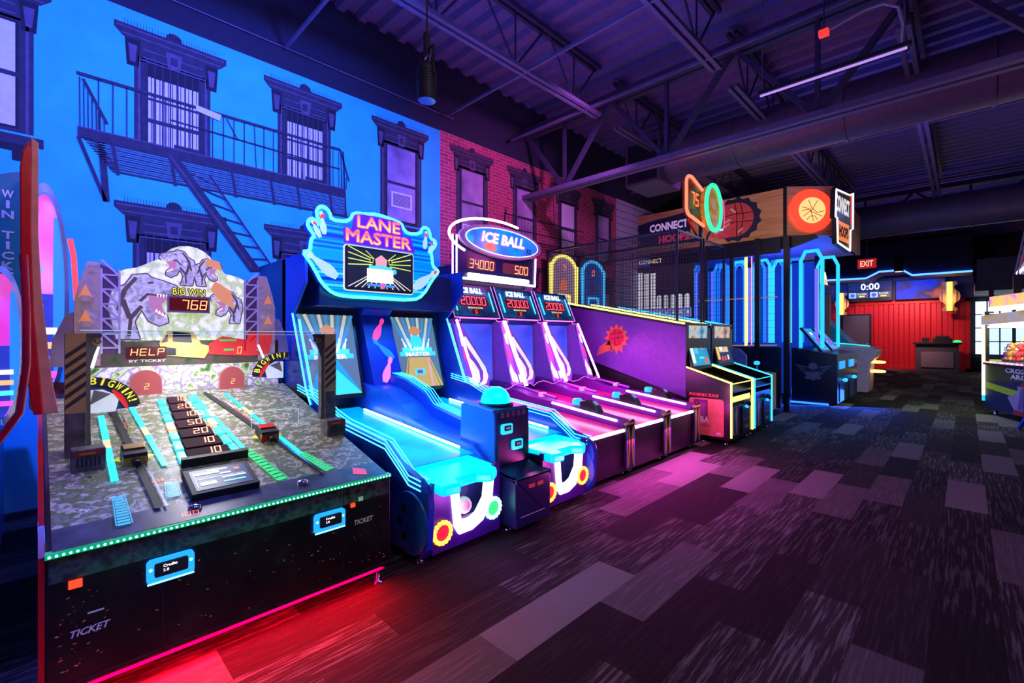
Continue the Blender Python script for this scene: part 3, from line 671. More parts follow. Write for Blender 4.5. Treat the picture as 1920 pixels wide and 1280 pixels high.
# coin shooters on rails
M_brass = mat('brass', (.5, .33, .1), .35, .7)
for (ya, b, mtop, flip) in ((.36, .62, M_brass, 0), (1.03, .66, mat('shooter_red', (.6, .03, .02), .3), 1)):
    m = MB(); sl = 0.12 if flip else .02
    m.line((ya+.03*(1+3*flip), .14), (ya-.01-sl*1.2, 1.62), .028, M_black, FP, .012); m.line((ya+.06*(1+flip), .14), (ya+.02-sl*1.2, 1.62), .010, M_chr, FP, .014); m.build('shooter_rail', J)
    m = MB(); m.box(ya-.05, ya+.05, b, b+.13, .01, .07, M_black, FP); m.box(ya-.052, ya+.052, b-.004, b+.02, .008, .05, mtop, FP); m.box(ya-.045, ya+.045, b+.05, b+.11, .07, .08, mtop, FP)
    m.tube([FP(ya, b-.01, .03), FP(ya, b-.04, .03)], .018, M_black)
    sh = m.build('coin_shooter', J, .002)
    for s in (-1, 1): m = MB(); m.sheet([(ya+s*.058, b+.03), (ya+s*.058, b+.09), (ya+s*.09, b+.06)], glow('yellow_arrow', (.7, .75, .02), .8), FP, .02); m.build('arrow_marker', sh)
# instruction screen lying on the deck
m = MB(); Fs = Fr(FP(.515, .14, .02), FP(1, .0, 0)-FP(0, 0, 0), (-1, 0, .30)); m.box(0, .30, 0, .24, -.02, .02, M_black, Fs); sc_ = m.build('instruction_screen', J, .004)
m = MB(); m.rect(.025, .275, .025, .215, glow('screen_navy', (.01, .04, .14), 1), Fs, .022)
for (a, b, w, h, c) in ((.04, .16, .11, .02, (1, .9, .3)), (.05, .06, .07, .03, (1, .85, .3)), (.15, .10, .11, .012, (1, 1, 1)), (.15, .06, .10, .012, (.2, .8, 1)), (.10, .185, .09, .012, (1, 1, 1)), (.22, .16, .025, .025, (1, .15, .1)), (.15, .14, .05, .014, (.7, .7, 1)), (.035, .05, .003, .14, (.8, .9, 1)), (.035, .12, .22, .003, (.8, .9, 1))):
    m.rect(a, a+w, b, b+h, glow('scr%d%d%d' % tuple(int(9*q) for q in c), c, 1.2), Fs, .024)
m.build('screen_picture', sc_)
# red 100 read-out and push buttons on the deck
m = MB(); m.seg7('100', .44, .03, .085, .035, M_redseg, FP, .004); m.text('x25', .40, .40, .05, .03, M_redseg, FP, .004); m.text('x25', .305, .79, .055, .03, M_redseg, FP, .004); m.build('deck_read_out', J)
for ya, b in ((.52, .085), (1.02, .095)):
    m = MB(); m.lathe([(.028, 0), (.028, .012), (.02, .02), (0, .022)], M_chr, Fr(FP(ya, b, 0), (1, 0, 0), (0, 1, 0)), 20); m.build('push_button', J)
m = MB(); m.sheet([(1.30, .07), (1.37, .03), (1.39, .10), (1.33, .14)], mat('red_reflector', (.8, .02, .04), .3, 0, (.9, .02, .05), .6), FP, .004); m.build('red_marker', J)
# BIG WIN wheels
M_ww = mat('wheel_white', (.7, .72, .75), .4, 0, (.6, .65, .75), .5); M_wr = mat('wheel_red', (.7, .03, .03), .4, 0, (.8, .03, .03), .5); M_wb = mat('wheel_blue', (.02, .05, .2), .4)
for (F, k) in ((FX(2.02, .34, 1.145), 1.0), (FX(1.78, 1.29, 1.265), .95)):
    m = MB(); s = 1 if k == 1 else -1
    def pv(pts): return [(a*s*k, b*k) for a, b in pts][::s]
    m.prism(pv([(-.13, -.11)]+[(-.13+.24*math.cos(q*PI/16)*1.0, -.09+.19*math.sin(q*PI/16)) for q in range(0, 9)]), 0, .01, M_wb, F); w_ = m.build('bonus_wheel', J)
    m = MB(); m.sheet(pv([(-.13, -.11), (.0, -.11), (.02, -.02), (-.06, .03), (-.13, .03)]), M_ww, F, .013); m.sheet(pv([(-.02, .02), (.03, .06), (.11, -.02), (.05, -.10)]), M_wr, F, .016); m.sheet(pv([(-.1, .03), (-.12, -.06), (-.02, .0)]), mat('wheel_grey', (.15, .14, .18), .5), F, .016)
    for q in range(0): a = (.05+q*.17)*1.0; m.sheet(pv([(-.13+.24*math.cos(a)*.97, -.09+.19*math.sin(a)*.97), (-.13+.24*math.cos(a+.13)*.97, -.09+.19*math.sin(a+.13)*.97), (-.13+.24*math.cos(a+.13)*.78, -.09+.19*math.sin(a+.13)*.78), (-.13+.24*math.cos(a)*.78, -.09+.19*math.sin(a)*.78)]), M_txty, F, .013)
    m.build('wheel_face', w_)
    m = MB(); m.prism([(-.13*s*k+q_*math.cos(a_)*s*.25*k, -.09*k+q_*.20*k*math.sin(a_)) for q_, r_ in ((1, range(13)), (.76, range(12, -1, -1))) for a_ in [1.75-.14*i for i in r_]][::-s], .018, .020, M_black, F)
    for i_, ch in enumerate('BIGWIN!'):
        a_ = (1.45-.20*i_) if s == 1 else (.30+.215*i_); px_, pz_ = -.13*s*k+.22*k*math.cos(a_)*s, -.09*k+.176*k*math.sin(a_)
        an = (a_-PI/2) if s == 1 else (PI/2-a_); ft = Fr(F(px_, pz_, 0), (0, math.cos(an), math.sin(an)), (0, -math.sin(an), math.cos(an)))
        w0 = .032*k if ch not in 'I!' else .012*k
        m.text(ch, -w0/2, -.022*k, w0, .044*k, M_txty, ft, .024, .02)
    m.build('wheel_lettering', w_)
# back: jungle strip, display strip, tall dinosaur board, side towers
XB = 1.60; FB = FX(XB, 0, 0)
M_jg = art('jungle_print', [(.02, .05, .02), (.10, .22, .06), (.55, .62, .35), (.22, .16, .30), (.75, .70, .85), (.10, .20, .10)], 14, .6, .4, 8, dist=.15)
M_dk = art('dusk_print', [(.01, .012, .01), (.05, .06, .03), (.10, .05, .05), (.03, .03, .05)], 10, .5, .4, 7)
m = MB(); m.rect(.14, 1.44, 1.065, 1.285, M_jg, FB, .0)
for yq in (.52, 1.09):
    pass
m.build('jungle_panel', J)
M_dino = art('dinosaur_hide', [(.10, .09, .13), (.30, .27, .38), (.50, .46, .60), (.22, .2, .28), (.66, .62, .78)], 14, .75, .4, 8, dist=.2)
M_dinod = mat('dinosaur_shadow', (.05, .03, .05), .5, 0, (.10, .06, .10), .6); M_mouth = mat('dinosaur_mouth', (.35, .1, .2), .5, 0, (.45, .2, .38), .8); M_tooth = glow('dinosaur_tooth', (.95, .95, .9), 1)
for yq, r in ((.54, .09), (1.08, .085)):   # domed bubble counters
    m = MB(); F = FX(XB+.003, yq, 1.07); m.prism([(-r, 0), (r, 0)]+arc(0, .10, r, .09, 0, 180, 10), 0, .05, mat('bubble_red', (.25, .05, .05), .3, 0, (.45, .10, .10), .6), F); b_ = m.build('bubble_counter', J)
    m = MB(); m.seg7('2', -.012, .055, .024, .04, M_orseg, F, .055); m.build('counter_digit', b_)
m = MB(); m.rect(.14, 1.44, 1.285, 1.47, M_dk, FB, .0)
m.box(XB, XB+.02, .44, .66, 1.345, 1.425, M_dim); m.build('display_strip', J)
m = MB(); m.seg7('HELP', .455, 1.362, .19, .05, M_orseg, FB, .022, .14); m.seg7('0', 1.12, 1.36, .03, .055, M_orseg, FB, .022); m.build('help_display', J)
m = MB(); m.text('BY TICKET', .45, 1.315, .21, .018, M_txtw, FB, .006, .02); m.build('strip_lettering', J)
# parked cars printed on the strip: a tan off-roader and a red one
m = MB(); My = mat('tan_car', (.5, .33, .08), .5, 0, (.6, .4, .12), .6); Mr_ = mat('red_car', (.5, .02, .02), .5, 0, (.75, .03, .04), .7); Mg_ = mat('car_glass', (.02, .02, .03), .3); Mgr = glow('green_print', (.05, .8, .15), .6)
m.sheet([(.64, 1.36), (.90, 1.33), (.95, 1.42), (.88, 1.44), (.83, 1.53), (.67, 1.545), (.62, 1.45)], My, FB, .012); m.sheet([(.70, 1.46), (.82, 1.45), (.81, 1.52), (.70, 1.535)], Mg_, FB, .014); m.sheet([(.63, 1.45), (.67, 1.46), (.67, 1.52)], Mg_, FB, .014)
m.sheet([(.66, 1.36), (.72, 1.36), (.72, 1.41), (.66, 1.42)], Mg_, FB, .014)
m.build('tan_car_print', J)
m = MB(); m.sheet([(.93, 1.36), (1.22, 1.34), (1.28, 1.40), (1.20, 1.47), (1.02, 1.50), (.93, 1.44)], Mr_, FB, .012); m.rect(1.0, 1.12, 1.46, 1.475, Mgr, FB, .014); m.rect(1.03, 1.10, 1.385, 1.40, Mgr, FB, .014)
m.sheet([(1.19, 1.34), (1.36, 1.35), (1.40, 1.52), (1.2, 1.53)], Mr_, FB, .010); m.build('red_car_print', J)
m = MB(); m.tube([(XB+.16, .24, 1.30), (XB+.13, .27, 1.43)], .018, M_white); m.tube([(XB+.16, 1.28, 1.31), (XB+.14, 1.24, 1.43)], .008, M_white); m.build('inner_tube_lamp', J)
arch = [(.40, 1.46), (1.18, 1.46), (1.18, 1.95)]+arc(.79, 1.94, .39, .07, 20, 50, 3)+[(.99, 2.06)]+arc(.80, 2.03, .17, .15, 15, 165, 8)+[(.60, 2.05)]+arc(.79, 1.94, .39, .07, 140, 160, 2)+[(.40, 1.95)]
m = MB(); m.prism(arch, -.03, 0, art('bright_jungle_print', [(.18, .22, .10), (.55, .62, .35), (.80, .80, .85), (.40, .50, .18), (.92, .9, 1), (.45, .32, .22)], 7, .85, .4, 9, dist=.15), FB); bd = m.build('dinosaur_board', J)
def dino(cx, cz, k, f=1):
    d = MB()
    hd = [(-.10, .06), (-.06, .13), (.02, .145), (.05, .12), (.12, .10), (.19, .075), (.215, .03), (.20, .0), (.15, .012), (.10, .0), (.07, -.02), (.085, -.09), (.14, -.16), (.145, -.20), (.09, -.225), (.03, -.19), (-.01, -.11), (-.05, -.2), (-.02, -.32), (-.15, -.32), (-.19, -.1), (-.17, .02)]
    for q in range(8): d.sheet([(cx+f*a*k+.008*math.cos(q*PI/4), cz+b*k+.008*math.sin(q*PI/4)) for a, b in hd][::f], M_dinod, FB, .004+q*.0001)
    d.sheet([(cx+f*a*k, cz+b*k) for a, b in hd][::f], M_dino, FB, .006)
    for pp in ([(-.02, -.08), (-.08, -.16), (-.09, -.3), (-.07, -.3), (-.06, -.18), (.0, -.09)], [(-.05, .12), (-.12, .02), (-.15, -.12), (-.13, -.12), (-.09, .02), (-.03, .11)], [(.10, .0), (.02, .01), (-.03, -.05), (-.01, -.055), (.03, -.005), (.1, -.012)], [(.17, .06), (.19, .055), (.19, .045), (.175, .05)]): d.sheet([(cx+f*a*k, cz+b*k) for a, b in pp][::f], M_dinod, FB, .0085)
    d.sheet([(cx+f*a*k, cz+b*k) for a, b in [(.03, .0), (.19, .0), (.14, -.025), (.105, -.07), (.13, -.165), (.07, -.15), (.03, -.08)]][::f], M_mouth, FB, .008)
    for q in range(7):
        a = .075+q*.018; d.sheet([(cx+f*(a)*k, cz+.004*k), (cx+f*(a+.006)*k, cz-.022*k), (cx+f*(a+.012)*k, cz+.004*k)][::f], M_tooth, FB, .010)
        if q < 4: d.sheet([(cx+f*(a-.01)*k, cz-(.125+q*.012)*k), (cx+f*a*k, cz-(.10+q*.012)*k), (cx+f*(a+.01)*k, cz-(.13+q*.012)*k)][::f], M_tooth, FB, .010)
    d.sheet([(cx+f*a*k, cz+b*k) for a, b in [(.02, .085), (.05, .095), (.06, .08), (.03, .075)]][::f], M_dinod, FB, .010)
    d.sheet([(cx+f*a*k, cz+b*k) for a, b in [(-.13, -.05), (-.10, -.04), (-.06, -.18), (-.09, -.18)]][::f], M_dinod, FB, .010)
    d.build('printed_dinosaur', bd)
dino(.53, 1.80, 1.0); dino(.74, 2.06, .55, -1); dino(.92, 2.03, .45); dino(1.06, 1.78, .55, -1)
m = MB(); m.sheet([(.92, 2.10), (1.0, 2.08), (1.02, 2.02), (.96, 2.03), (.9, 2.05)], mat('orange_hide', (.5, .15, .05), .5, 0, (.7, .28, .15), .8), FB, .012); m.sheet([(.97, 1.93), (1.08, 1.86), (1.10, 1.72), (1.0, 1.78), (.94, 1.86)], MATS['orange_hide'], FB, .013); m.build('orange_flyer_print', bd)
m = MB(); m.box(XB+.005, XB+.04, .665, .93, 1.675, 1.80, mat('grey_metal_frame', (.3, .27, .33), .4, .5)); m.rect(.675, .92, 1.69, 1.785, M_dim, FB, .042); wd = m.build('win_display', J)
m = MB(); m.seg7('768', .745, 1.70, .16, .07, M_orseg, FB, .045, .14); m.build('win_digits', wd)
m = MB(); m.otext('BIG WIN', .695, 1.805, .20, .05, M_black, glow('big_win_yellow', (1, .85, .05), 1), FB, .045, .006); m.build('win_lettering', wd)
M_tw = art('tower_concrete_print', [(.12, .08, .10), (.35, .22, .24), (.25, .17, .25), (.45, .33, .38)], 12, .35, .6, 6)
M_wood = mat('lattice_print', (.65, .55, .62), .6)
for s in (-1, 1):
    m = MB(); q = lambda pts: [(yc+.03+s*(a), b) for a, b in pts][::s]
    m.prism(q([(.49, 1.30), (.62, 1.30), (.62, 1.74), (.60, 1.84), (.555, 2.0), (.49, 2.0)]), -.03, .01, M_tw, FB); tw = m.build('side_tower', J)
    for z in (1.56, 1.73): m = MB(); m.sheet(q([(.53, z+.03), (.60, z+.03), (.575, z+.09), (.565, z+.12), (.555, z+.09)]), mat('tower_flame', (.8, .3, .08), .6, 0, (1, .30, .08), .4), FB, .013); m.box(XB+.01, XB+.03, yc+.03+s*.565-.025, yc+.03+s*.565+.025, z, z+.04, M_tw); m.build('tower_lamp', tw)
    m = MB(); m.sheet(q([(.385, 1.38), (.49, 1.38), (.49, 1.99), (.385, 1.94)]), mat('lattice_back', (.12, .05, .12), .6), FB, .004)
    for k in range(6):
        z = 1.42+k*.10; m.line((yc+.03+s*.395, z), (yc+.03+s*.485, z), .012, M_wood, FB, .008); m.line((yc+.03+s*.395, z), (yc+.03+s*.485, z+.10), .014, M_wood, FB, .010)
    for a in (.392, .485): m.line((yc+.03+s*a, 1.38), (yc+.03+s*a, 1.96), .012, M_wood, FB, .012)
    m.build('lattice_mast', J)
    m = MB(); m.prism(q([(.62, 1.30), (.74, 1.30), (.72, 1.48), (.66, 1.64), (.62, 1.66)]), -.03, 0, mat('wing_violet', (.28, .2, .34), .5), FB); m.build('wing_panel', J)
m = MB(); m.box(1.42, 1.598, .22, 1.34, .10, 1.86, M_cab); m.build('rear_cabinet', J)
# striped posts with inward brackets
M_hz = mat('hazard_brown', (.42, .28, .12), .6); M_hk = mat('hazard_black', (.03, .025, .03), .6); M_wd = art('worn_steel_print', [(.03, .03, .04), (.09, .08, .10), (.16, .14, .17)], 20, 0, .5, 6)
for s in (-1, 1):
    ya = .10 if s < 0 else 1.45
    m = MB(); m.box(2.38, 2.50, ya, ya+.08, .70, 1.515, M_wd); po = m.build('canopy_post', J, .004)
    m = MB(); F = FX(2.502, ya, 1.10); m.rect(0, .08, 0, .415, M_hz, F, .001)
    for k in range(-1, 9):
        z = .02+k*.052; pts = [(0, max(0, z)), (0, max(0, z+.024)), (.08, min(.415, z+.070+.024)), (.08, min(.415, z+.070))]
        if k >= 0 and z+.094 < .42: m.sheet(pts[::-1], M_hk, F, .002)
    m.build('hazard_stripes', po)
    d = (-.55, .83, 0) if s < 0 else (.55, .83, 0)
    F = Fr((2.49, ya+.08, 0), d, (0, 0, 1)) if s < 0 else Fr((2.49-.065*1.0, ya-.10, 0), d, (0, 0, 1))
    pts = [(0, .70), (.075, .70), (.06, .76), (.03, .84), (.022, 1.0), (.022, 1.34), (.04, 1.40), (.085, 1.515), (0, 1.515)]
    if s > 0: pts = [(.12-a, b) for a, b in pts][::-1]
    m = MB(); m.prism(pts, -.02, 0, mat('bracket_brown', (.05, .04, .045), .45), F); br = m.build('post_bracket', J)
    m = MB(); a = .05 if s < 0 else .07
    m.sheet([(a+.026*math.cos(q*PI/8), 1.47+.018*math.sin(q*PI/8)) for q in range(16)], mat('badge_amber', (.45, .28, .04), .5), F, .003)
    m.sheet([(a+.021*math.cos(q*PI/8), 1.472+.013*math.sin(q*PI/8)) for q in range(16)], M_black, F, .005); m.line((a-.012, 1.466), (a+.014, 1.474), .005, MATS['badge_amber'], F, .006); m.line((a-.005, 1.476), (a+.006, 1.482), .005, MATS['badge_amber'], F, .006)
    m.build('badge', br)
    m = MB(); x = 2.62 if s < 0 else 2.66; yb = .115 if s < 0 else 1.37
    m.box(x-.05, x+.06, yb, yb+.13, zp(x)-.01, zp(x)+.10, M_wd); gb = m.build('speaker_grille_box', J, .006)
    m = MB(); F = FX(x+.062, yb, zp(x))
    for k in range(6): m.rect(.02+k*.016, .028+k*.016, .015, .06, M_black, F, .001)
    m.rect(.01, .12, .068, .092, mat('grille_red_print', (.35, .03, .02), .4), F, .002); m.rect(.03, .09, .075, .083, MATS['badge_amber'], F, .003); m.build('grille_face', gb)
# clear canopy
m = MB(); m.box(2.44, 2.446, .16, 1.50, .90, 1.53, GLASS); m.build('front_glass', J)
m = MB(); m.box(1.62, 2.44, .16, 1.47, 1.525, 1.531, GLASS); m.build('top_glass', J)
m = MB(); m.box(1.62, 2.44, 1.478, 1.484, 1.02, 1.53, GLASS); m.build('side_glass', J)
m = MB(); m.tube([(2.446, .16, 1.531), (2.446, 1.50, 1.531)], .0025, mat('glass_edge', (.4, .8, .85), .2, 0, (.45, .8, .9), .5), 6); m.tube([(2.446, .16, 1.51), (2.446, 1.50, 1.51)], .0015, MATS['glass_edge'], 6)
m.tube([(2.46, .98, .90), (2.46, .98, .99), (2.46, 1.0, 1.0), (2.46, 1.26, 1.0), (2.46, 1.28, .99), (2.46, 1.28, .90)], .002, MATS['glass_edge'], 6)
m.build('glass_edge', J)
m = MB(); m.box(1.62, 1.66, .2, 1.4, 2.02-.0, 2.02, M_black)
lamp('pusher_canopy_light', 'AREA', (2.15, .78, 1.50), (1, .95, .92), 15, .9, (2.15, .78, .5), sy=.25)
lamp('pusher_green_glow', 'AREA', (3.36, .76, .66), (.05, 1, .45), 2.0, 1.3, (3.9, .76, .1), sy=.03)
lamp('pusher_under_light', 'AREA', (3.27, .76, .112), (1, .0, .01), 170, 1.4, (3.50, .76, 0), sy=.07)

# ================================================================ RED AND BLUE BUBBLE TICKET MACHINE AT THE LEFT EDGE
K_ = thing('bubble_ticket_machine', 'tall red and blue ticket machine with oval bubble windows at the left edge', 'arcade machine', (2.6, -.55, 0))
M_bp = mat('blue_plastic', (.01, .05, .35), .3); M_bp2 = mat('teal_panel_glow', (.01, .10, .22), .45, 0, (.0, .12, .25), .25)  # faint glow put into the teal plastic, which is no lamp
M_rp = mat('red_plastic', (.62, .01, .02), .25); M_pk = art('pink_glow_print', [(.9, .05, .45), (.85, .15, .75), (.9, .35, .85)], 3, .8, .3, 2)
m = MB(); m.prism([(.5, 0), (3.9, 0), (3.95, .5), (3.6, 1.0), (3.3, 1.15), (.5, 1.15)], 0, .95, M_bp, Fr((0, -.18, 0), (1, 0, 0), (0, 0, 1))); m.build('base_cabinet', K_, .02)
m = MB(); F = Fr((3.9, -.175, 0), (-1, 0, 0), (0, 0, 1))
m.prism(arc(.55, .1, .62, .72, 0, 180, 18), 0, .02, mat('side_arch_blue', (.02, .12, .5), .3), F); m.prism(arc(.55, .1, .5, .58, 0, 180, 18), .02, .03, M_bp, F)
for k in range(5): m.line((.1+k*.2, .05), (.3+k*.2, .62), .03, mat('side_stripe_pale', (.4, .4, .5), .4), F, .033)
m.build('side_panel', K_)
m = MB(); m.box(2.0, 2.05, -.75, -.045, 1.1, 2.28, M_bp2); m.prism([(-.75, 2.28), (-.045, 2.28), (-.045, 2.42), (-.10, 2.40), (-.30, 2.30)], 0, .05, M_bp2, FX(2.0, 0, 0)); bp_ = m.build('lettered_back_panel', K_)
m = MB(); zz = 2.30
for ch in 'WIN TICKETS':
    if ch != ' ': m.text(ch, -.135 if ch != 'I' else -.119, zz-.045, .046 if ch != 'I' else .014, .044, M_txtw, FX(2.052, 0, 0), .002, .03)
    zz -= .056
m.build('vertical_lettering', bp_)
# red pillar
m = MB(); out = [(2.72, .95), (2.60, 1.1), (2.50, 1.4), (2.46, 1.9), (2.50, 2.30), (2.56, 2.42), (2.70, 2.44), (2.86, 2.38), (2.82, 1.9), (2.80, 1.4), (2.86, 1.1), (2.90, .95)]
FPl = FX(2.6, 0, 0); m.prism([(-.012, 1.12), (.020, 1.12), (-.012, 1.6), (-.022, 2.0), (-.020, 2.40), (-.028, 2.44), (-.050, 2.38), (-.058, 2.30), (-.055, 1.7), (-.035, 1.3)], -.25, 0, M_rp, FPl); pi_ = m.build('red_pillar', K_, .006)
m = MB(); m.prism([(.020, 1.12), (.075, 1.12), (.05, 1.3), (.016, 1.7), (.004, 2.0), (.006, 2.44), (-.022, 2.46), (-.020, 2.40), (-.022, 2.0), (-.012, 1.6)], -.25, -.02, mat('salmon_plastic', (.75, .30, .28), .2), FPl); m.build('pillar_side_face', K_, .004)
def oval(x, ya, w, z0, z1, nm, tilt=0):
    F = Fr((x, ya, 0), (tilt, 1, 0), (0, 0, 1)); zc = (z0+z1)/2; h = (z1-z0)/2
    o_ = arc(0, zc, w, h, 0, 350, 35); i_ = arc(0, zc, w*.80, h*.90, 0, 350, 35)
    m = MB(); n = len(o_); A = [F(a, b, 0) for a, b in o_]; B = [F(a, b, .06) for a, b in i_]; Cc = [F(a, b, -.12) for a, b in o_]
    m.add(A+B, [(i, (i+1) % n, n+(i+1) % n, n+i) for i in range(n)], mat('rim_pale', (.45, .5, .75), .25), True)
    m.add(A+Cc, [(i, n+i, n+(i+1) % n, (i+1) % n) for i in range(n)], M_bp, True)
    r = m.build('oval_window_rim', K_)
    m = MB(); m.sheet(i_, M_pk, F, .01)
    m.sheet([(a*.8, b) for a, b in i_ if b < zc+.05*h][:], glow('bubble_blue_glow', (.05, .08, .65), .5), F, .02)
    m.sheet([(a if a > 0 else a*.1+w*.42, b) for a, b in i_ if b < zc+.75*h and b > zc-.8*h and abs(a) > 0.01], glow('bubble_edge_blue', (.03, .25, 1), 1), F, .025)
    m.build('glowing_playfield', r)
    m = MB()
    for k in range(4): m.rect(-w*.5, w*.5, z0+h*.25+k*h*.13, z0+h*.31+k*h*.13, glow('bubble_line%d' % k, [(1, .1, .6), (.1, .9, .9), (1, .5, .2), (.9, .9, 1)][k], 1.2), F, .03)
    m.build('light_bars', r)
oval(1.25, .035, .125, 1.02, 2.56, 'a'); oval(3.25, -.092, .062, 1.17, 1.76, 'b')
m = MB(); m.tube([(3.32, -.035, 1.80), (3.32, -.028, 1.6), (3.32, -.028, 1.4), (3.32, -.045, 1.22), (3.32, -.10, 1.12), (3.32, -.16, 1.08)], .012, M_rp); m.build('red_curved_rim', K_)
m = MB(); m.prism(rrect(-.10, .10, .98, 1.18, .05), 0, .05, mat('salmon_base', (.75, .12, .08), .3), FX(1.24, .06, 0)); m.build('window_base', K_)
m = MB(); zz = 1.98
for ch in '1 PLAYER':
    if ch != ' ': m.text(ch, .0, zz-.05, .03, .048, glow('lilac_letters', (.5, .45, 1), .8), FX(1.33, 0, 0), .002, .03)
    zz -= .075
m.build('player_lettering', K_)
m = MB(); m.tube([(1.05, .205, 1.05), (1.05, .215, 1.6), (1.05, .19, 2.1), (1.05, .17, 2.22)], .016, glow('red_edge_neon', (1, .03, .05), 3)); m.build('red_edge_light', K_)
m = MB(); m.box(3.3, 3.36, -.9, -.24, 1.05, 1.09, glow('orange_tube', (1, .35, .12), 2)); m.build('orange_light_bar', K_)
# ================================================================ TWO-LANE BOWLING MACHINE
LM = thing('bowling_alley_machine', 'blue two-lane bowling machine with cyan tables and a neon edged LANE MASTER marquee', 'arcade machine', (2.2, 2.68, 0))
M_blu = mat('bowling_blue', (.01, .06, .48), .3); M_blu2 = mat('bowling_royal', (.02, .12, .62), .35); M_pan = mat('cyan_table_plastic', (.0, .75, .85), .3, 0, (.0, .78, 1), 1.0, spec=.3)
M_lane = art('lane_mesh_print', [(.0, .18, .55), (.0, .38, .85), (.0, .50, .95)], 3, .32, .25, 2)
M_nc = glow('lane_neon', (.10, .95, 1), 5)
X1 = 3.35
def lane(a, b, wheel_left, name):
    fl = .42
    def zl(x): return .50+(3.2-x)*.115
    # front table
    m = MB(); F = Fr((0, a, 0), (1, 0, 0), (0, 0, 1))
    tb = MB(); ya, yb = a+.02, b-.02
    top = [(ya, 0), (yb, 0), (yb, .50), (yb-.06, .58), ((ya+yb)/2+.16, .64), ((ya+yb)/2+.06, .57), ((ya+yb)/2-.12, .57), (ya+.16, .66), (ya+.02, .64)]
    Ft = Fr((2.74, 0, .535), (0, 1, 0), (1, 0, -.08))
    pts = [(u, v) for u, v in top]
    Ft = Fr((2.74, 0, .56), (0, 1, 0), (1, 0, -.08)); tb.prism(pts[::-1], -.0, .075, M_pan, Fr((2.74, 0, .555), (0, 1, 0), (1, 0, -.05)))
    tb.build('front_table', LM, .02)
    m = MB(); m.sheet([(x_, y_) for x_, y_ in ((ya, 0), (yb, 0), (yb, 1.9), (ya, 1.9))], M_lane, Fr((3.0, 0, .565), (0, 1, 0), (-1, 0, .09)), 0); ln = m.build('lane_bed', LM)
    m = MB()
    for k in range(46): y = ya+.02+k*(yb-ya-.04)/45; m.line((y, .02), (y, 1.9), .0035, glow('lane_line', (.0, .72, 1), .9), Fr((3.0, 0, .565), (0, 1, 0), (-1, 0, .09)), .003)
    m.build('lane_ribs', ln)['kind'] = 'stuff'
    m = MB(); m.tube([(2.86, yb-.045, .60), (1.3, yb-.045, .735)], .011, glow('lane_white_neon', (.75, 1, 1), 5)); m.build('lane_neon_tube', LM)
    # cabinet under the table with U shaped ball return
    m = MB(); m.box(2.6, X1-.26, a+.02, b-.02, .06, .50, M_cabn); m.box(X1-.26, X1-.10, a+.02, a+.05, .06, .50, M_cabn); m.box(X1-.26, X1-.10, b-.05, b-.02, .06, .50, M_cabn); m.box(X1-.26, X1-.10, a+.05, b-.05, .06, .12, M_cabn); m.build('ball_return_cabinet', LM)
    F = FX(X1-.10, 0, 0); yc_ = (a+b)/2+.03; m = MB(); o_ = [(yc_-.19, .44), (yc_-.16, .19), (yc_-.12, .13), (yc_, .13), (yc_+.10, .17), (yc_+.19, .30), (yc_+.21, .47)]
    i_ = [(yc_-.125, .44), (yc_-.105, .24), (yc_-.07, .205), (yc_, .205), (yc_+.06, .23), (yc_+.13, .32), (yc_+.15, .47)]
    m.prism(o_+i_[::-1], 0, .05, glow('magenta_white_u', (1, .55, 1), 4.5), F); m.build('ball_return_light', LM)
    m = MB(); fr = [(a+.02, .05), (b-.02, .05), (b-.02, .55), (b-.06, .56), (yc_+.21, .50)]+o_[::-1]+[(yc_-.2, .52), (a+.02, .52)]
    m.prism(fr, 0, .035, mat('front_violet_panel', (.05, .01, .22), .35), F); m.build('front_panel', LM)
    m = MB(); m.sheet(i_[::-1], mat('ball_return_dark', (.02, .03, .12), .5), FX(X1-.255, 0, 0), 0); m.build('ball_return_pocket', LM)
    for (yy, cc, gg) in ((a+.095, 'r', 0), (b-.10, wheel_left, 0)):
        c1, c2 = ((1, .30, .04), (1, .01, .03)) if cc == 'r' else ((.25, 1, .65), (.03, .55, .15))
        m = MB(); F2 = FX(X1-.064, yy, .185 if yy < yc_ else .23)
        m.lathe([(.075, 0), (.075, .015)], glow('ring_inner_'+cc, c2, 1.6), F2, 24); r_ = m.build('round_lamp', LM)
        m = MB(); n = 16
        for k in range(n): q = 2*PI*k/n; m.ball(F2(.068*math.cos(q), .068*math.sin(q), .015), .017, glow('ring_led_'+cc, c1, 3.5), n=8)
        m.build('lamp_ring', r_)
YL, Y0R = 1.80, 2.92
lane(1.80, 2.46, 'g', 'l'); lane(2.92, 3.58, 'r', 'r')
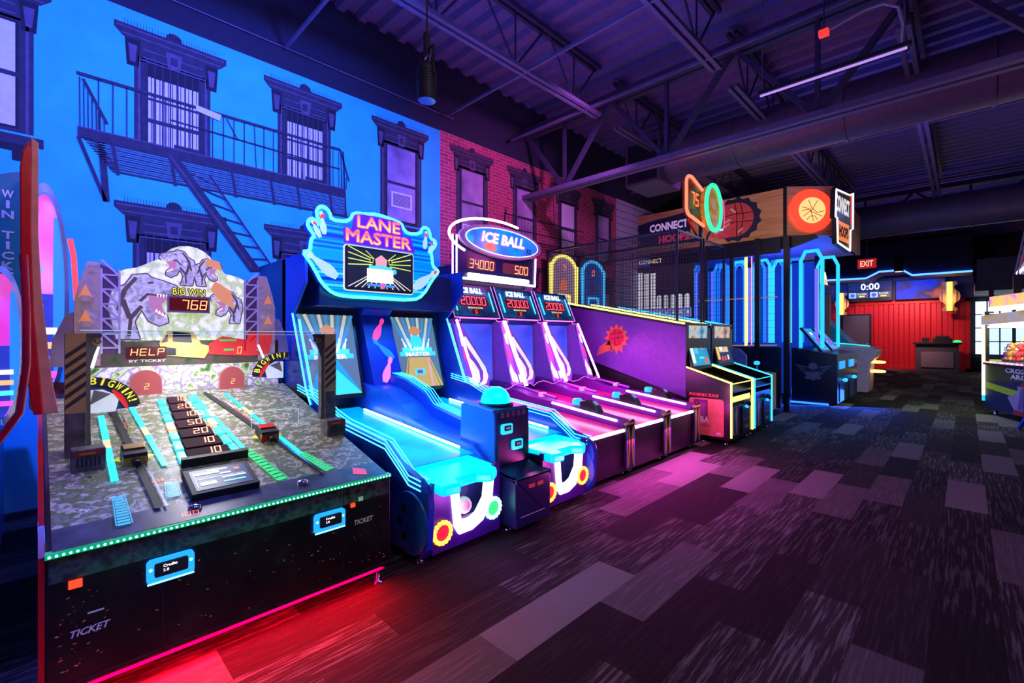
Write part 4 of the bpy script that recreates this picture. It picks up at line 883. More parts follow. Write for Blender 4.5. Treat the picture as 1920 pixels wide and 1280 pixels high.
# side walls with stepped light lines
def flank(y, w, sgn, nm):
    F = Fr((0, y+w, 0), (1, 0, 0), (0, 0, 1))
    prof = [(.9, .05), (3.28, .05), (3.33, .12), (3.36, .40), (3.34, .50), (3.24, .56), (2.96, .64), (2.80, .74), (2.1, .80), (1.75, .90), (1.2, 1.02), (.9, 1.02)]
    m = MB(); m.prism(prof, 0, w, M_blu, F); f_ = m.build('side_wall', LM, .008)
    m = MB()
    for k in range(3):
        d = k*.032; pts = [(3.28, .57-d), (3.14, .58-d), (3.02, .66-d), (2.84, .77-d), (2.2, .83-d), (1.98, .88-d), (1.6, 1.0-d*.8), (1.25, 1.05-d*.8)]
        for (yo) in ((y+w+.002), (y-.002)):
            m.tube([(a_, yo, b_-.01) for a_, b_ in pts], .0042, M_cyan, 6)
    m.build('stepped_light_line', f_)
    m = MB(); Fw = Fr((3.16, y-.001 if sgn < 0 else y-.001, .26), (1, 0, 0), (0, 0, 1)); m.lathe([(.21, 0), (.205, .012)], M_blu2, Fw, 28)
    for k in range(3): q = 2.2+k*1.0; m.lathe([(.028, .012), (.028, .014)], M_black, Fr(Fw(.11*math.cos(q), .11*math.sin(q), 0), (1, 0, 0), (0, 0, 1)), 12)
    m.build('wheel_disc', f_)
flank(1.735, .06, -1, 'l'); flank(3.58, .06, 1, 'r')
# central divider: raised island between lanes
F = Fr((0, 2.92, 0), (1, 0, 0), (0, 0, 1))
prof = [(.9, .05), (3.12, .05), (3.12, .50), (2.95, .62), (2.4, .66), (2.1, .72), (1.9, .84), (1.55, .96), (.9, 1.0)]
m = MB(); m.prism(prof, 0, .46, M_blu2, F); ce = m.build('centre_island', LM, .01)
m = MB()
for (yo) in (2.70,):
    for k in range(4):
        d = k*.034; m.tube([(a_, yo+d, b_+.012) for a_, b_ in [(2.86, .72), (2.5, .76), (2.1, .83), (1.95, .95), (1.6, 1.06), (1.35, 1.09)]], .0045, glow('rib_cyan', (.03, .7, 1), 2), 6)
m.build('stepped_light_line', ce)
m = MB(); m.prism([(2.86, .60), (2.5, .64), (2.1, .72), (1.95, .83), (1.6, .95), (1.35, .98), (1.35, 1.075), (1.6, 1.05), (1.95, .94), (2.1, .82), (2.5, .745), (2.86, .705)], 0, .12, M_blu, Fr((0, 2.80, 0), (1, 0, 0), (0, 0, 1))); m.build('raised_rib', ce)
for k, x in enumerate((1.9, 2.3, 2.65, 3.0)):
    m = MB(); Fw = Fr((x, 2.459, .60-.05*k), (1, 0, 0), (0, 0, 1)); m.lathe([(.10, 0), (.098, .008)], mat('bowling_ball_print', (.02, .16, .7), .4), Fw, 24)
    for q in (1.6, 2.5, 3.3): m.lathe([(.014, .009), (.014, .010)], M_blu, Fr(Fw(.045*math.cos(q), .045*math.sin(q), 0), (1, 0, 0), (0, 0, 1)), 10)
    m.build('ball_print', ce)
# control tower with dome
m = MB(); m.prism([(2.72, .45), (3.16, .45), (3.16, .86), (3.14, .915), (2.80, .95), (2.74, .93)], 0, .40, mat('tower_side_lit_blue', (.03, .16, .55), .35), Fr((0, 2.91, 0), (1, 0, 0), (0, 0, 1))); ct = m.build('control_tower', LM, .012); m = MB(); m.box(3.160, 3.172, 2.53, 2.89, .47, .90, M_cabn); m.build('tower_front', ct, .004)  # left-lane light is put into the side colour; navy plate covers the front
m = MB(); m.box(2.75, 3.40, 2.50, 2.90, .05, .42, M_cabn); m.prism([(3.12, .42), (3.40, .42), (3.40, .40), (3.16, .47)], 0, .40, M_cabn, Fr((0, 2.90, 0), (1, 0, 0), (0, 0, 1))); cb_ = m.build('tower_base', LM, .008)
m = MB(); m.lathe([(.125, 0), (.128, .02), (.115, .07), (.085, .112), (.045, .137), (0, .143)], glow('dome_cyan', (.0, .85, .92), 1.4), Fr((2.97, 2.70, .935), (1, 0, 0), (0, 1, 0)), 28); m.build('ball_dome', LM)
m = MB(); m.lathe([(.15, -.005), (.15, .01), (.125, .016)], M_cabn, Fr((2.97, 2.70, .93), (1, 0, 0), (0, 1, 0)), 28); m.build('dome_collar', LM)
for yq, zq in ((2.62, .76), (2.74, .62)):
    F = FX(3.173, yq, zq); r = MB(); r.prism(rrect(-.06, .06, -.04, .04, .015), 0, .018, mat('reader_cyan_bezel', (.0, .3, .6), .3, 0, (.02, .55, 1), 1.5), F); b = r.build('card_reader', LM)
    r = MB(); r.prism(rrect(-.035, .035, -.012, .028, .005), .018, .026, M_black, F); r.rect(-.022, .022, 0, .018, mat('reader_lcd', (.1, .15, .25), .2, 0, (.3, .35, .5), .5), F, .028); r.build('reader_screen', b)
m = MB(); F = FX(3.402, 2.5, 0)
for a in (.14, .24): m.rect(a, a+.07, .33, .36, mat('dim_red_print', (.3, .02, .03), .4, 0, (.6, .04, .05), .4), F, 0)
m.line((.05, .13), (.33, .13), .006, M_txtw, F, 0); m.build('base_lettering', cb_)
m = MB(); F = FX(3.174, 2.52, .84)
for k in range(5): m.rect(.04+k*.062, .08+k*.062, .01, .055, mat('tower_print', (.15, .12, .25), .4), F, 0)
m.build('tower_stickers', ct)
for x, y in ((3.2, 1.78), (3.2, 3.60), (3.25, 2.55), (3.25, 2.86), (.95, 1.78)): foot(x, y, LM)
# head box with two screens
XH = .95
m = MB(); m.box(.15, XH, 1.735, 3.64, .3, 2.28, M_cabn); m.build('rear_cabinet', LM, .01)
def sidefin(y, w):
    m = MB(); m.prism([(XH-.1, .85), (1.55, .85), (1.45, 1.0), (1.12, 1.72), (1.42, 2.0), (1.40, 2.28), (XH-.1, 2.28)], 0, w, mat('fin_blue', (.02, .07, .5), .35), Fr((0, y+w, 0), (1, 0, 0), (0, 0, 1))); f_ = m.build('side_fin', LM, .005)
    m = MB(); m.tube([(1.56, y-.004, .88), (1.46, y-.004, 1.0), (1.13, y-.004, 1.72)], .009, glow('fin_neon', (.05, .55, 1), 4), 8); m.build('fin_neon', f_)
sidefin(1.735, .03); sidefin(3.61, .03)
m = MB(); m.tube([(1.50, 3.60, .96), (1.18, 3.60, 1.66)], .012, M_cyan); m.build('vertical_neon', LM); m = MB(); m.tube([(1.50, 1.775, .96), (1.18, 1.775, 1.66)], .012, M_cyan); m.build('vertical_neon', LM)
m = MB(); m.prism([(XH-.1, .85), (1.35, .85), (1.30, 1.0), (1.0, 1.74), (1.30, 2.0), (XH-.1, 2.0)], 0, .36, mat('pillar_blue', (.01, .05, .42), .35), Fr((0, 2.87, 0), (1, 0, 0), (0, 0, 1))); pl = m.build('centre_pillar', LM, .004)
Fpi = Fr((1.30, 2.51, 1.0), (0, 1, 0), (-.3, 0, .74))
def pin(F, x, y, s, ang, mt, c=.004):
    ca, sa = math.cos(ang), math.sin(ang); pr = [(0, .0), (.05, .0), (.085, .12), (.09, .2), (.06, .34), (.035, .42), (.035, .46), (.052, .52), (.045, .58), (.02, .61)]
    pts = pr[1:]+[(-a, b) for a, b in pr[1:]][::-1]
    return [(x+s*(a*ca-(b-.3)*sa), y+s*(a*sa+(b-.3)*ca)) for a, b in pts]
m = MB()
m.sheet(pin(Fpi, .18, .62, .5, -.55, 0), mat('pin_pink', (.8, .05, .25), .4, 0, (1, .06, .28), .9), Fpi, .004)
m.sheet(pin(Fpi, .19, .38, .5, .75, 0), mat('pin_blue', (.02, .25, .8), .4, 0, (.02, .25, .9), .6), Fpi, .005)
m.sheet(pin(Fpi, .19, .14, .52, -.45, 0), mat('pin_magenta', (.8, .1, .6), .4, 0, (1, .25, .75), .9), Fpi, .006)
m.build('pin_prints', pl)
for yA in (1.83, 2.90):
    Fc = Fr((1.22, yA, .90), (0, 1, 0), (-.26, 0, .86)); wS, hS = .58, .86
    m = MB(); m.box(-.03, wS+.03, -.04, hS+.05, -.04, .0, M_cab, Fc); s_ = m.build('lane_screen', LM)
    m = MB(); m.rect(0, wS, 0, hS, glow('scr_backdrop', (.10, .16, .22), 1), Fc, .003)
    for k in range(9):
        a = wS*k/8; m.line((a, hS), (wS/2+(a-wS/2)*.35, hS*.5), .035, glow('scr_beam', (.62, .70, .62), .8) if k % 2 else glow('scr_beam2', (.05, .25, .55), 1), Fc, .005)
    if yA > 2.5:
        m.sheet([(.03, 0), (wS-.0, 0), (wS*.78, hS*.42), (wS*.24, hS*.42)], glow('scr_gold', (.62, .40, .10), .9), Fc, .007); m.line((.06, .0), (wS*.27, hS*.42), .006, M_black, Fc, .009); m.line((wS-.04, 0), (wS*.74, hS*.42), .006, M_black, Fc, .009)
        m.rect(wS*.72, wS*.76, 0, hS*.42, glow('scr_pink', (.95, .4, .5), .8), Fc, .009); m.rect(wS*.36, wS*.60, hS*.17, hS*.26, glow('scr_cyan', (.05, .7, .8), 1), Fc, .010); m.rect(wS*.41, wS*.54, hS*.19, hS*.24, glow('scr_plum', (.25, .05, .35), 1), Fc, .012)
    else:
        m.sheet([(.03, 0), (wS, 0), (wS*.62, hS*.42), (wS*.3, hS*.42)], glow('scr_teal', (.02, .35, .62), .9), Fc, .007); m.sheet([(.30, 0), (wS, 0), (wS*.45, hS*.40)], glow('scr_cyan', (.05, .7, .8), 1), Fc, .009)
        m.ball(Fc(wS*.42, hS*.36, .0), .03, glow('scr_orange', (1, .4, .05), 1), (.2, 1, 1))
    for z_, w_, c_ in ((.44, .86, (.05, .65, .75)), (.50, .72, (.08, .8, .85))): m.rect(wS*(1-w_)/2, wS*(1+w_)/2, hS*z_, hS*(z_+.06), glow('scr_band%d' % int(z_*100), c_, 1), Fc, .011)
    m.sheet([(wS/2+.085*math.cos(q*PI/10), hS*.64+.085*math.sin(q*PI/10)) for q in range(20)], MATS['scr_cyan'], Fc, .010)
    for sx in (-.17, -.1, .1, .17): m.sheet(pin(Fc, wS/2+sx, hS*.62, .22, -sx*2.2, 0), glow('scr_pin', (.75, .85, .85), .9), Fc, .009)
    m.sheet([(wS/2-.06, hS*.75), (wS/2+.06, hS*.75), (wS/2+.09, hS*.81), (wS/2, hS*.88), (wS/2-.09, hS*.81)], glow('scr_orange2', (.8, .3, .12), .8), Fc, .009)
    m.text('LANE', wS*.33, hS*.515, wS*.34, hS*.055, glow('scr_titlew', (1, .95, .8), 1), Fc, .014, .04); m.text('MASTER', wS*.20, hS*.435, wS*.60, hS*.06, glow('scr_title', (1, .75, .55), 1), Fc, .014, .04)
    m.build('screen_picture', s_)
# marquee
FM = FX(1.42, 2.69, 0)
po = [(1.858, 2.347), (1.92, 2.27), (1.972, 2.192), (2.058, 2.039), (2.168, 1.95), (2.306, 1.925), (2.674, 1.93), (3.157, 1.927), (3.307, 1.999), (3.431, 2.189), (3.535, 2.302), (3.511, 2.339), (3.447, 2.365), (3.431, 2.5), (3.415, 2.549), (3.495, 2.638), (3.479, 2.701), (3.415, 2.705), (3.4, 2.793), (3.361, 2.838), (3.292, 2.826), (3.261, 2.745), (3.084, 2.717), (3.013, 2.78), (2.999, 2.826), (2.874, 2.853), (2.674, 2.876), (2.547, 2.852), (2.4, 2.841), (2.364, 2.761), (2.306, 2.728), (2.157, 2.718), (2.135, 2.796), (2.08, 2.845), (2.02, 2.828), (1.993, 2.758), (2.047, 2.629), (1.972, 2.701), (1.92, 2.681), (1.904, 2.615), (1.983, 2.522), (1.941, 2.484), (1.935, 2.357)]
kk = (5.8-1.42)/(5.8-1.05)
po = [((a*kk)-2.69, 1.5+(b-1.5)*kk) for a, b in po]
def chaikin(p):
    q = []
    for i in range(len(p)):
        a, b = p[i], p[(i+1) % len(p)]; q += [(a[0]*.75+b[0]*.25, a[1]*.75+b[1]*.25), (a[0]*.25+b[0]*.75, a[1]*.25+b[1]*.75)]
    return q
pc = chaikin(po)
def mc(a, b): return (a*kk-2.69, 1.5+(b-1.5)*kk)
m = MB(); m.prism(pc, -.10, 0, art('marquee_stripes', [(.0, .02, .30), (.0, .10, .60), (.0, .45, .85), (.0, .08, .50), (.05, .70, .95)], 2.4, .8, .3, 0, (1, .02, 7)), FM, M_blu2); mq = m.build('marquee', LM)
m = MB(); m.tube([FM(a, b, .0) for a, b in pc], .016, glow('marquee_neon', (.05, .85, 1), 4), 8, True); m.build('marquee_neon', mq)
m = MB(); m.box(.9, 1.35, 1.9, 3.5, 1.80, 2.2, M_cabn); m.build('marquee_bracket', LM)
sa, sb = mc(2.294, 2.002); sc, sd = mc(3.142, 2.476)
m = MB(); m.prism(rrect(sa-.01, sc+.01, sb-.01, sd+.01, .03), 0, .015, mat('screen_frame_gold', (.7, .6, .3), .3, 0, (.9, .8, .4), .8), FM); m.prism(rrect(sa, sc, sb, sd, .025), .015, .02, M_black, FM); sm_ = m.build('marquee_screen', mq)
m = MB(); w_, h_ = sc-sa, sd-sb; cx_, cz_ = (sa+sc)/2, sb+h_*.62
m.rect(sa+.02, sc-.02, sb+.03, sd-.02, glow('ms_black', (.01, .015, .03), 1), FM, .022)
for k in range(11):
    a = sa+.03+(w_-.06)*k/10; m.line((a, sb+.03), (cx_+(a-cx_)*.12, cz_-.06), .009, glow('ms_gold', (1, .85, .45), 1.2) if k % 2 else glow('ms_pale', (.8, .7, .6), 1), FM, .024)
for s in (-1, 1):
    for k in range(4): m.line((cx_+s*(w_/2-.03), cz_-.02+.06*k), (cx_+s*.10, cz_+.0+.02*k), .010, glow('ms_lime', (.7, .9, .1), 1), FM, .024)
    m.line((cx_+s*w_*.22, sd-.03), (cx_+s*w_*.10, cz_+.06), .008, MATS['ms_lime'], FM, .024); m.rect(cx_+s*w_*.14-.02, cx_+s*w_*.14+.02, cz_+.02, cz_+.07, MATS['ms_lime'], FM, .025); m.rect(cx_+s*w_*.14-.014, cx_+s*w_*.14+.014, cz_+.026, cz_+.064, M_black, FM, .026)
m.rect(cx_-.16, cx_+.14, sb+.09, sb+.23, glow('ms_white', (1, 1, .93), 1.8), FM, .028); m.rect(cx_-.14, cx_+.13, sb+.23, sb+.262, glow('ms_cy', (.1, .7, .7), 1), FM, .028)
m.sheet([(cx_-.06, cz_), (cx_+.06, cz_), (cx_+.07, cz_+.06), (cx_, cz_+.11), (cx_-.07, cz_+.06)], glow('ms_orange', (.9, .35, .3), 1), FM, .028); m.rect(cx_-.07, cx_+.07, sb+.262, cz_, MATS['ms_cy'], FM, .026)
m.ball(FM(cx_+.16, sb+.22, .02), .03, glow('ms_teal', (.05, .6, .7), 1), (.2, 1, 1)); m.rect(cx_-.16, cx_+.16, sb+.05, sb+.075, glow('ms_blue', (.05, .3, .9), 1), FM, .026); m.rect(cx_-.0, cx_+.04, sb+.03, sb+.09, glow('ms_pink', (.95, .1, .3), 1), FM, .027)
m.build('screen_picture', sm_)
# title plate and lettering
m = MB(); p = [mc(2.29, 2.50), mc(3.18, 2.50), mc(3.12, 2.67), mc(3.02, 2.67), mc(2.98, 2.84), mc(2.40, 2.84), mc(2.38, 2.66), mc(2.28, 2.66)]
m.prism(p, 0, .012, mat('title_plate', (.15, .02, .35), .3, 0, (.10, .01, .35), .8), FM); tp = m.build('title_plate', mq)
M_t1 = glow('title_rim', (.7, .08, .35), 1); M_t2 = mat('title_fill', (1, .4, .05), .4, 0, (1, .42, .05), 1.2)
nt = M_t2.node_tree; b_ = nt.nodes['Principled BSDF']; tc = nt.nodes.new('ShaderNodeTexCoord'); sx_ = nt.nodes.new('ShaderNodeSeparateXYZ'); wv = nt.nodes.new('ShaderNodeMath'); wv.operation = 'PINGPONG'; wv.inputs[1].default_value = .085
ad = nt.nodes.new('ShaderNodeMath'); ad.operation = 'ADD'; ad.inputs[1].default_value = .01
nt.links.new(tc.outputs['Object'], sx_.inputs[0]); nt.links.new(sx_.outputs[2], ad.inputs[0]); nt.links.new(ad.outputs[0], wv.inputs[0]); rr = nt.nodes.new('ShaderNodeValToRGB'); ml = nt.nodes.new('ShaderNodeMath'); ml.operation = 'MULTIPLY'; ml.inputs[1].default_value = 12
nt.links.new(wv.outputs[0], ml.inputs[0]); nt.links.new(ml.outputs[0], rr.inputs[0]); rr.color_ramp.elements[0].color = (.9, .05, .02, 1); rr.color_ramp.elements[1].color = (1, .8, .08, 1); nt.links.new(rr.outputs[0], b_.inputs['Emission Color'])
m = MB()
for (tx, p0, p1) in (('LANE', mc(2.44, 2.69), mc(2.965, 2.815)), ('MASTER', mc(2.31, 2.525), mc(3.115, 2.655))):
    m.otext(tx, p0[0], p0[1], p1[0]-p0[0], p1[1]-p0[1], M_t1, M_t2, FM, .016, .011)
m.build('title_lettering', tp)
M_pin = mat('pin_white', (.6, .75, .95), .4, 0, (.35, .6, .95), .9); M_pr = glow('pin_red', (1, .05, .08), 1)
for (x, z, s, an) in ((2.06, 2.67, .36, .16), (1.99, 2.60, .30, .5), (3.335, 2.68, .34, -.12), (3.42, 2.60, .26, -.5)):
    m = MB(); a, b = mc(x, z); m.sheet(pin(FM, a, b, s, an, 0), M_pin, FM, .006); m.sheet([(a-.02-.05*s*math.sin(an), b+.12*s), (a+.02-.05*s*math.sin(an), b+.12*s), (a+.02-.05*s*math.sin(an), b+.22*s), (a-.02-.05*s*math.sin(an), b+.22*s)], M_pr, FM, .01); m.build('pin_artwork', mq)
for (x, z, an) in ((2.05, 2.24, .95), (3.33, 2.19, -.95)):
    m = MB(); a, b = mc(x, z); m.sheet(pin(FM, a, b, .62, an, 0), M_pin, FM, .006)
    for k in (-.12, .0): m.sheet([(a+math.copysign(.14, -an)*1-.02, b+.07+.0*k), (a+math.copysign(.14, -an)+.02, b+.09), (a+math.copysign(.14, -an)+.02, b+.13), (a+math.copysign(.14, -an)-.02, b+.11)], M_pr, FM, .01)
    m.build('pin_artwork', mq)
# the ball waiting in the left pocket
m = MB(); m.ball((3.22, 2.14, .288), .062, mat('cream_ball', (.75, .65, .40), .25)); tag(m.build('bowling_ball'), 'small cream bowling ball lying in the lit pocket of the left bowling lane', 'ball')
m = MB(); m.box(3.09, 3.25, 1.85, 2.41, .205, .226, M_cabn); tray = m.build('pocket_tray', LM)
lamp('bowling_front_glow', 'POINT', (3.60, 2.12, .30), (.80, .12, 1), 5, .05)
lamp('bowling_front_glow', 'POINT', (3.62, 3.28, .32), (1, .08, .65), 8, .05)
lamp('bowling_island_light', 'AREA', (2.5, 2.05, 1.15), (.02, .35, 1), 13, .9, (2.6, 2.5, .4), sy=.1)
lamp('bowling_head_light', 'AREA', (1.7, 2.69, 2.0), (.02, .30, 1), 16, 1.2, (2.0, 2.69, .6), sy=.2)

# ================================================================ THREE ICE BALL ALLEYS
M_pur = mat('alley_purple', (.16, .02, .30), .35); M_blk2 = mat('alley_black', (.03, .008, .04), .4); M_mag = glow('magenta_neon', (1, .18, .85), 7)
M_magw = glow('magenta_white_neon', (1, .55, .95), 7)
names = ['magenta neon ball rolling alley standing right beside the blue two-lane bowling machine', 'magenta neon ball rolling alley in the middle of its row of three', 'magenta neon ball rolling alley beside the purple sided basketball machine']
def alley(ya, label):
    yb = ya+.86; A = thing('rolling_alley', label, 'arcade machine', (2.0, (ya+yb)/2, 0), 'ball rolling alleys with pink neon')
    lz = lambda x: .47+(3.2-x)*.10
    m = MB(); m.prism([(.5, .05), (3.18, .05), (3.20, .50), (.5, .76)], 0, .86, M_blk2, Fr((0, yb, 0), (1, 0, 0), (0, 0, 1))); m.build('cabinet_body', A)
    Fl = Fr((3.18, 0, .505), (0, 1, 0), (-1, 0, .10))
    m = MB(); m.rect(ya+.03, yb-.16, 0, 2.0, mat('alley_pink_lane', (.45, .01, .14), .22, 0, (.9, .0, .18), .22), Fl, .002); m.build('lane_bed', A)
    # raised right rail with ball ramp, and left rail
    m = MB(); m.prism([(.9, .5), (3.16, .5), (3.16, .585), (2.55, .67), (1.8, .74), (1.3, .86), (.9, .9)], 0, .15, M_pur, Fr((0, yb, 0), (1, 0, 0), (0, 0, 1))); rl = m.build('ball_rail', A, .006)
    m = MB(); m.tube([(3.10, yb-.165, .585), (2.2, yb-.165, .69)], .014, M_magw); m.build('rail_neon', rl)
    m = MB(); m.tube([(2.2, yb-.08, .735), (1.4, yb-.08, .86)], .02, mat('rail_gloss', (.25, .08, .5), .12)); m.box(1.95, 2.0, yb-.13, yb-.04, .74, .79, mat('pink_clip', (.8, .1, .6), .2, 0, (1, .3, .8), 1)); m.build('glossy_guide', rl)
    m = MB(); m.prism([(.9, .5), (3.18, .5), (3.18, .53), (2.5, .60), (1.4, .76), (.9, .9)], 0, .035, M_pur, Fr((0, ya+.035, 0), (1, 0, 0), (0, 0, 1))); m.build('left_rail', A)
    m = MB(); m.tube([(3.205, ya+.05, .50), (3.205, yb-.20, .50)], .018, M_magw); m.build('front_neon', A)
    # fabric-print post with tan cap
    F = FX(3.205, yb-.19, 0); m = MB(); m.prism([(0, .08), (.17, .08), (.17, .60), (0, .56)], 0, .03, M_cab, F); po_ = m.build('front_post', A, .004)
    m = MB(); Mt = mat('tan_print', (.42, .24, .09), .5); Mb = mat('steel_blue_print', (.15, .2, .5), .5)
    for s in (0, 1):
        f = lambda p: [((.17-a) if s else a, b) for a, b in p][::(-1 if s else 1)]
        m.sheet(f([(.0, .1), (.03, .1), (.03, .5), (.0, .53)]), Mb, F, .032)
        m.sheet(f([(.025, .53), (.045, .53), (.07, .44), (.075, .30), (.05, .14), (.03, .10), (.02, .14), (.04, .30), (.035, .42)]), Mt, F, .034)
    m.box(-.005, .175, .555, .575, .0, .036, Mt, F); m.build('post_print', po_)
    # side reader and cup light
    m = MB(); m.lathe([(.055, 0), (.06, .02), (.06, .05), (.045, .07), (.0, .075)], glow('cyan_cup', (.02, .55, .75), 1.1), Fr((2.50, yb-.06, .69), (1, 0, 0), (0, 1, 0)), 20); m.build('score_beacon', A)
    m = MB(); m.prism([(2.58, .60), (2.86, .60), (2.80, .70), (2.66, .76), (2.58, .74)], 0, .12, M_cab, Fr((0, yb-.01, 0), (1, 0, 0), (0, 0, 1))); cr = m.build('card_reader_pod', A, .01)
    m = MB(); F2 = Fr((2.80, yb-.12, .68), (0, 1, 0), (-.6, 0, .45)); m.rect(.02, .09, .03, .09, mat('pod_screen', (.1, .2, .3), .2, 0, (.2, .45, .6), .6), F2, .02); m.build('reader_screen', cr)
    # head
    XA = 1.10
    m = MB(); m.box(.2, .72, ya+.02, yb-.02, .3, 2.1, M_cabn); m.build('rear_cabinet', A)
    Fh = Fr((XA+.06, ya+.015, 1.74), (0, 1, 0), (-.22, 0, .50)); wd_, ht = .80, .50
    m = MB(); m.box(0, wd_, 0, ht, -.25, 0, M_cabn, Fh); hd = m.build('score_head', A, .005)
    m = MB(); m.rect(.03, wd_-.03, .03, ht-.03, art('head_print', [(.0, .01, .04), (.0, .05, .14), (.0, .14, .28), (.0, .02, .06)], 3.5, .5, .3, 3), Fh, .003); m.prism(rrect(.14, .66, .17, .335, .05), .004, .008, M_dim, Fh); m.prism(rrect(.32, .46, .055, .125, .01), .004, .008, M_dim, Fh); m.build('score_panel', hd)
    m = MB(); m.seg7('20000', .17, .19, .44, .125, glow('seg_crimson', (1, .10, .16), 2.5), Fh, .012, .13); m.seg7('0', .375, .065, .03, .05, M_redseg, Fh, .012); m.build('score_digits', hd)
    m = MB(); m.text('ICE BALL', .20, .365, .40, .085, glow('ice_title', (.75, 1, 1), 2.2), Fh, .012, .05, .2); m.text('FX', .61, .345, .06, .05, M_txtw, Fh, .012, .0, .3); m.text('BONUS SCORE', .27, .135, .26, .024, glow('yellow_caption', (1, .75, .2), 1.3), Fh, .012, .02); m.build('title_lettering', hd)
    m = MB()
    for a in (.075, wd_-.075): m.tube([Fh(a, .10, .012), Fh(a-.0, .40, .012)], .006, M_cyan, 6)
    m.build('score_side_light', hd)
    m = MB(); m.tube([Fh(.0, -.0, .01), Fh(.0, ht, .01)], .006, mat('head_edge', (.6, .3, .9), .3, 0, (.7, .3, 1), .8), 6); m.tube([Fh(wd_, 0, .01), Fh(wd_, ht, .01)], .006, MATS['head_edge'], 6)
    m.tube([Fh(0, .0, .01), Fh(wd_, 0, .01)], .005, glow('thin_pink', (1, .15, .8), 2.5), 6); m.build('head_edge_light', hd)
    # target area: blue back plate, side wings with swoosh print, slanted neon tubes
    m = MB(); Fb = Fr((1.02, 0, .95), (0, 1, 0), (-.03, 0, .9)); m.rect(ya+.05, yb-.05, -.15, .80, art('target_blue_print', [(.03, .05, .60), (.06, .12, .85), (.14, .12, .85)], 2, .85, .3, 1), Fb, 0); m.build('target_plate', A)
    for s, yy in ((0, ya+.015), (1, yb-.015)):
        m = MB(); Fs_ = Fr((0, yy, 0), (1, 0, 0), (0, 0, 1))
        m.prism([(.72, .80), (1.42, .80), (1.12, 1.72), (.72, 1.72)], -.006, .006, mat('wing_purple_glow', (.22, .03, .42), .35, 0, (.20, .06, .5), .3), Fs_); m.build('side_wing', A)  # weak emission in the purple, though the wings are not lamps
        m = MB(); m.tube([(1.20, yy, 1.71), (1.62, yy, .84)], .017, M_mag); m.build('slanted_neon', A)
    Mw = mat('swoosh_white', (.6, .65, .9), .4, 0, (.66, .76, 1), .95); Mc_ = mat('swoosh_red', (.7, .03, .2), .4, 0, (.9, .05, .25), .7)
    Fw_ = Fr((1.50, ya+.015, .84), (0, 1, 0), (-.32, 0, .86))
    m = MB(); m.prism([(.0, 0), (.27, 0), (.33, .10), (.34, .22), (.28, .42), (.06, .90), (.0, .90)], -.008, 0, mat('swoosh_panel_violet', (.20, .05, .5), .3, 0, (.22, .10, .6), .4), Fw_); wg = m.build('swoosh_panel', A)
    m = MB()
    m.sheet([(.02, .68), (.10, .70), (.31, .28), (.32, .16), (.26, .07), (.12, .04), (.22, .12), (.25, .22), (.21, .34)], Mw, Fw_, .003)
    m.sheet([(.0, .03), (.10, .05), (.17, .12), (.19, .24), (.13, .36), (.04, .46), (.10, .30), (.09, .20), (.02, .14), (.0, .16)], Mw, Fw_, .003)
    m.sheet([(.0, .40), (.05, .36), (.06, .44), (.0, .50)], Mc_, Fw_, .004); m.sheet([(.0, .56), (.05, .60), (.04, .72), (.0, .74)], Mw, Fw_, .003)
    m.build('swoosh_print', wg)
    m = MB(); m.prism([(.70, .0), (.84, .0), (.84, .90), (.80, .90), (.74, .5)], -.008, 0, MATS['swoosh_panel_violet'], Fw_); wg = m.build('swoosh_panel', A)
    m = MB(); m.sheet([(.72, .20), (.73, .06), (.84, .03), (.84, .14), (.80, .20), (.77, .32)], Mw, Fw_, .003); m.sheet([(.75, .40), (.84, .34), (.84, .50), (.78, .52)], Mc_, Fw_, .004); m.sheet([(.79, .60), (.84, .58), (.84, .76), (.79, .72)], Mw, Fw_, .003)
    m.build('swoosh_print', wg)
    m = MB(); m.tube([(1.17, ya+.02, 1.70), (1.17, ya+.10, 1.70), (1.16, ya+.10, 1.735), (1.16, yb-.12, 1.735), (1.17, yb-.10, 1.70), (1.17, yb-.02, 1.70)], .004, MATS['thin_pink'], 6); m.build('thin_neon_outline', A)
    for x, y in ((3.1, ya+.08), (3.1, yb-.08)): foot(x, y, A)
    return A
for k in range(3): alley(3.69+.865*k, names[k])
# loose pink cable draped across the lane ends
pts = []
for k in range(25):
    y = 3.75+k*.100; pts.append((1.66+.02*math.sin(k*1.7), y, .86+.03*math.sin(k*1.3)+(.05 if k % 8 == 0 else 0)))
m = MB(); m.tube(pts, .004, glow('pink_cable', (1, .25, .8), .9), 5); tag(m.build('draped_cable'), 'thin pink lit cable draped across the far ends of the rolling alleys', 'cable')
# shared marquee
Q_ = thing('alley_marquee', 'oval pink neon marquee with 34000 and 500 displays above the rolling alleys', 'sign', (.8, 4.8, 2.25))
F = FX(.85, 4.78, 0)
m = MB(); m.box(.3, .72, 4.05, 5.5, 2.24, 2.5, M_cabn); m.build('support_box', Q_)
m = MB(); m.prism([(-.78, 2.30), (.80, 2.30), (.80, 2.72), (-.78, 2.80)], -.12, 0, mat('marquee_navy', (.01, .012, .07), .3), F); b_ = m.build('score_plate', Q_)
m = MB(); m.prism(rrect(-.62, -.07, 2.44, 2.60, .04), .0, .01, mat('score_well', (.16, .05, .05), .3), F); m.prism(rrect(.08, .66, 2.44, 2.60, .04), .0, .01, MATS['score_well'], F); m.seg7('34000', -.58, 2.455, .46, .125, M_orseg, F, .014, .14); m.seg7('500', .33, 2.455, .29, .125, M_orseg, F, .014, .14)
m.seg7('88', .12, 2.455, .17, .125, mat('unlit_segment', (.12, .10, .08), .4), F, .013, .14); m.build('score_digits', b_)
m = MB(); m.tube([F(-.60, 2.35, .02), F(.62, 2.35, .02)], .035, glow('white_cyan_tube', (.8, 1, 1), 4), 10); m.build('white_tube', b_)
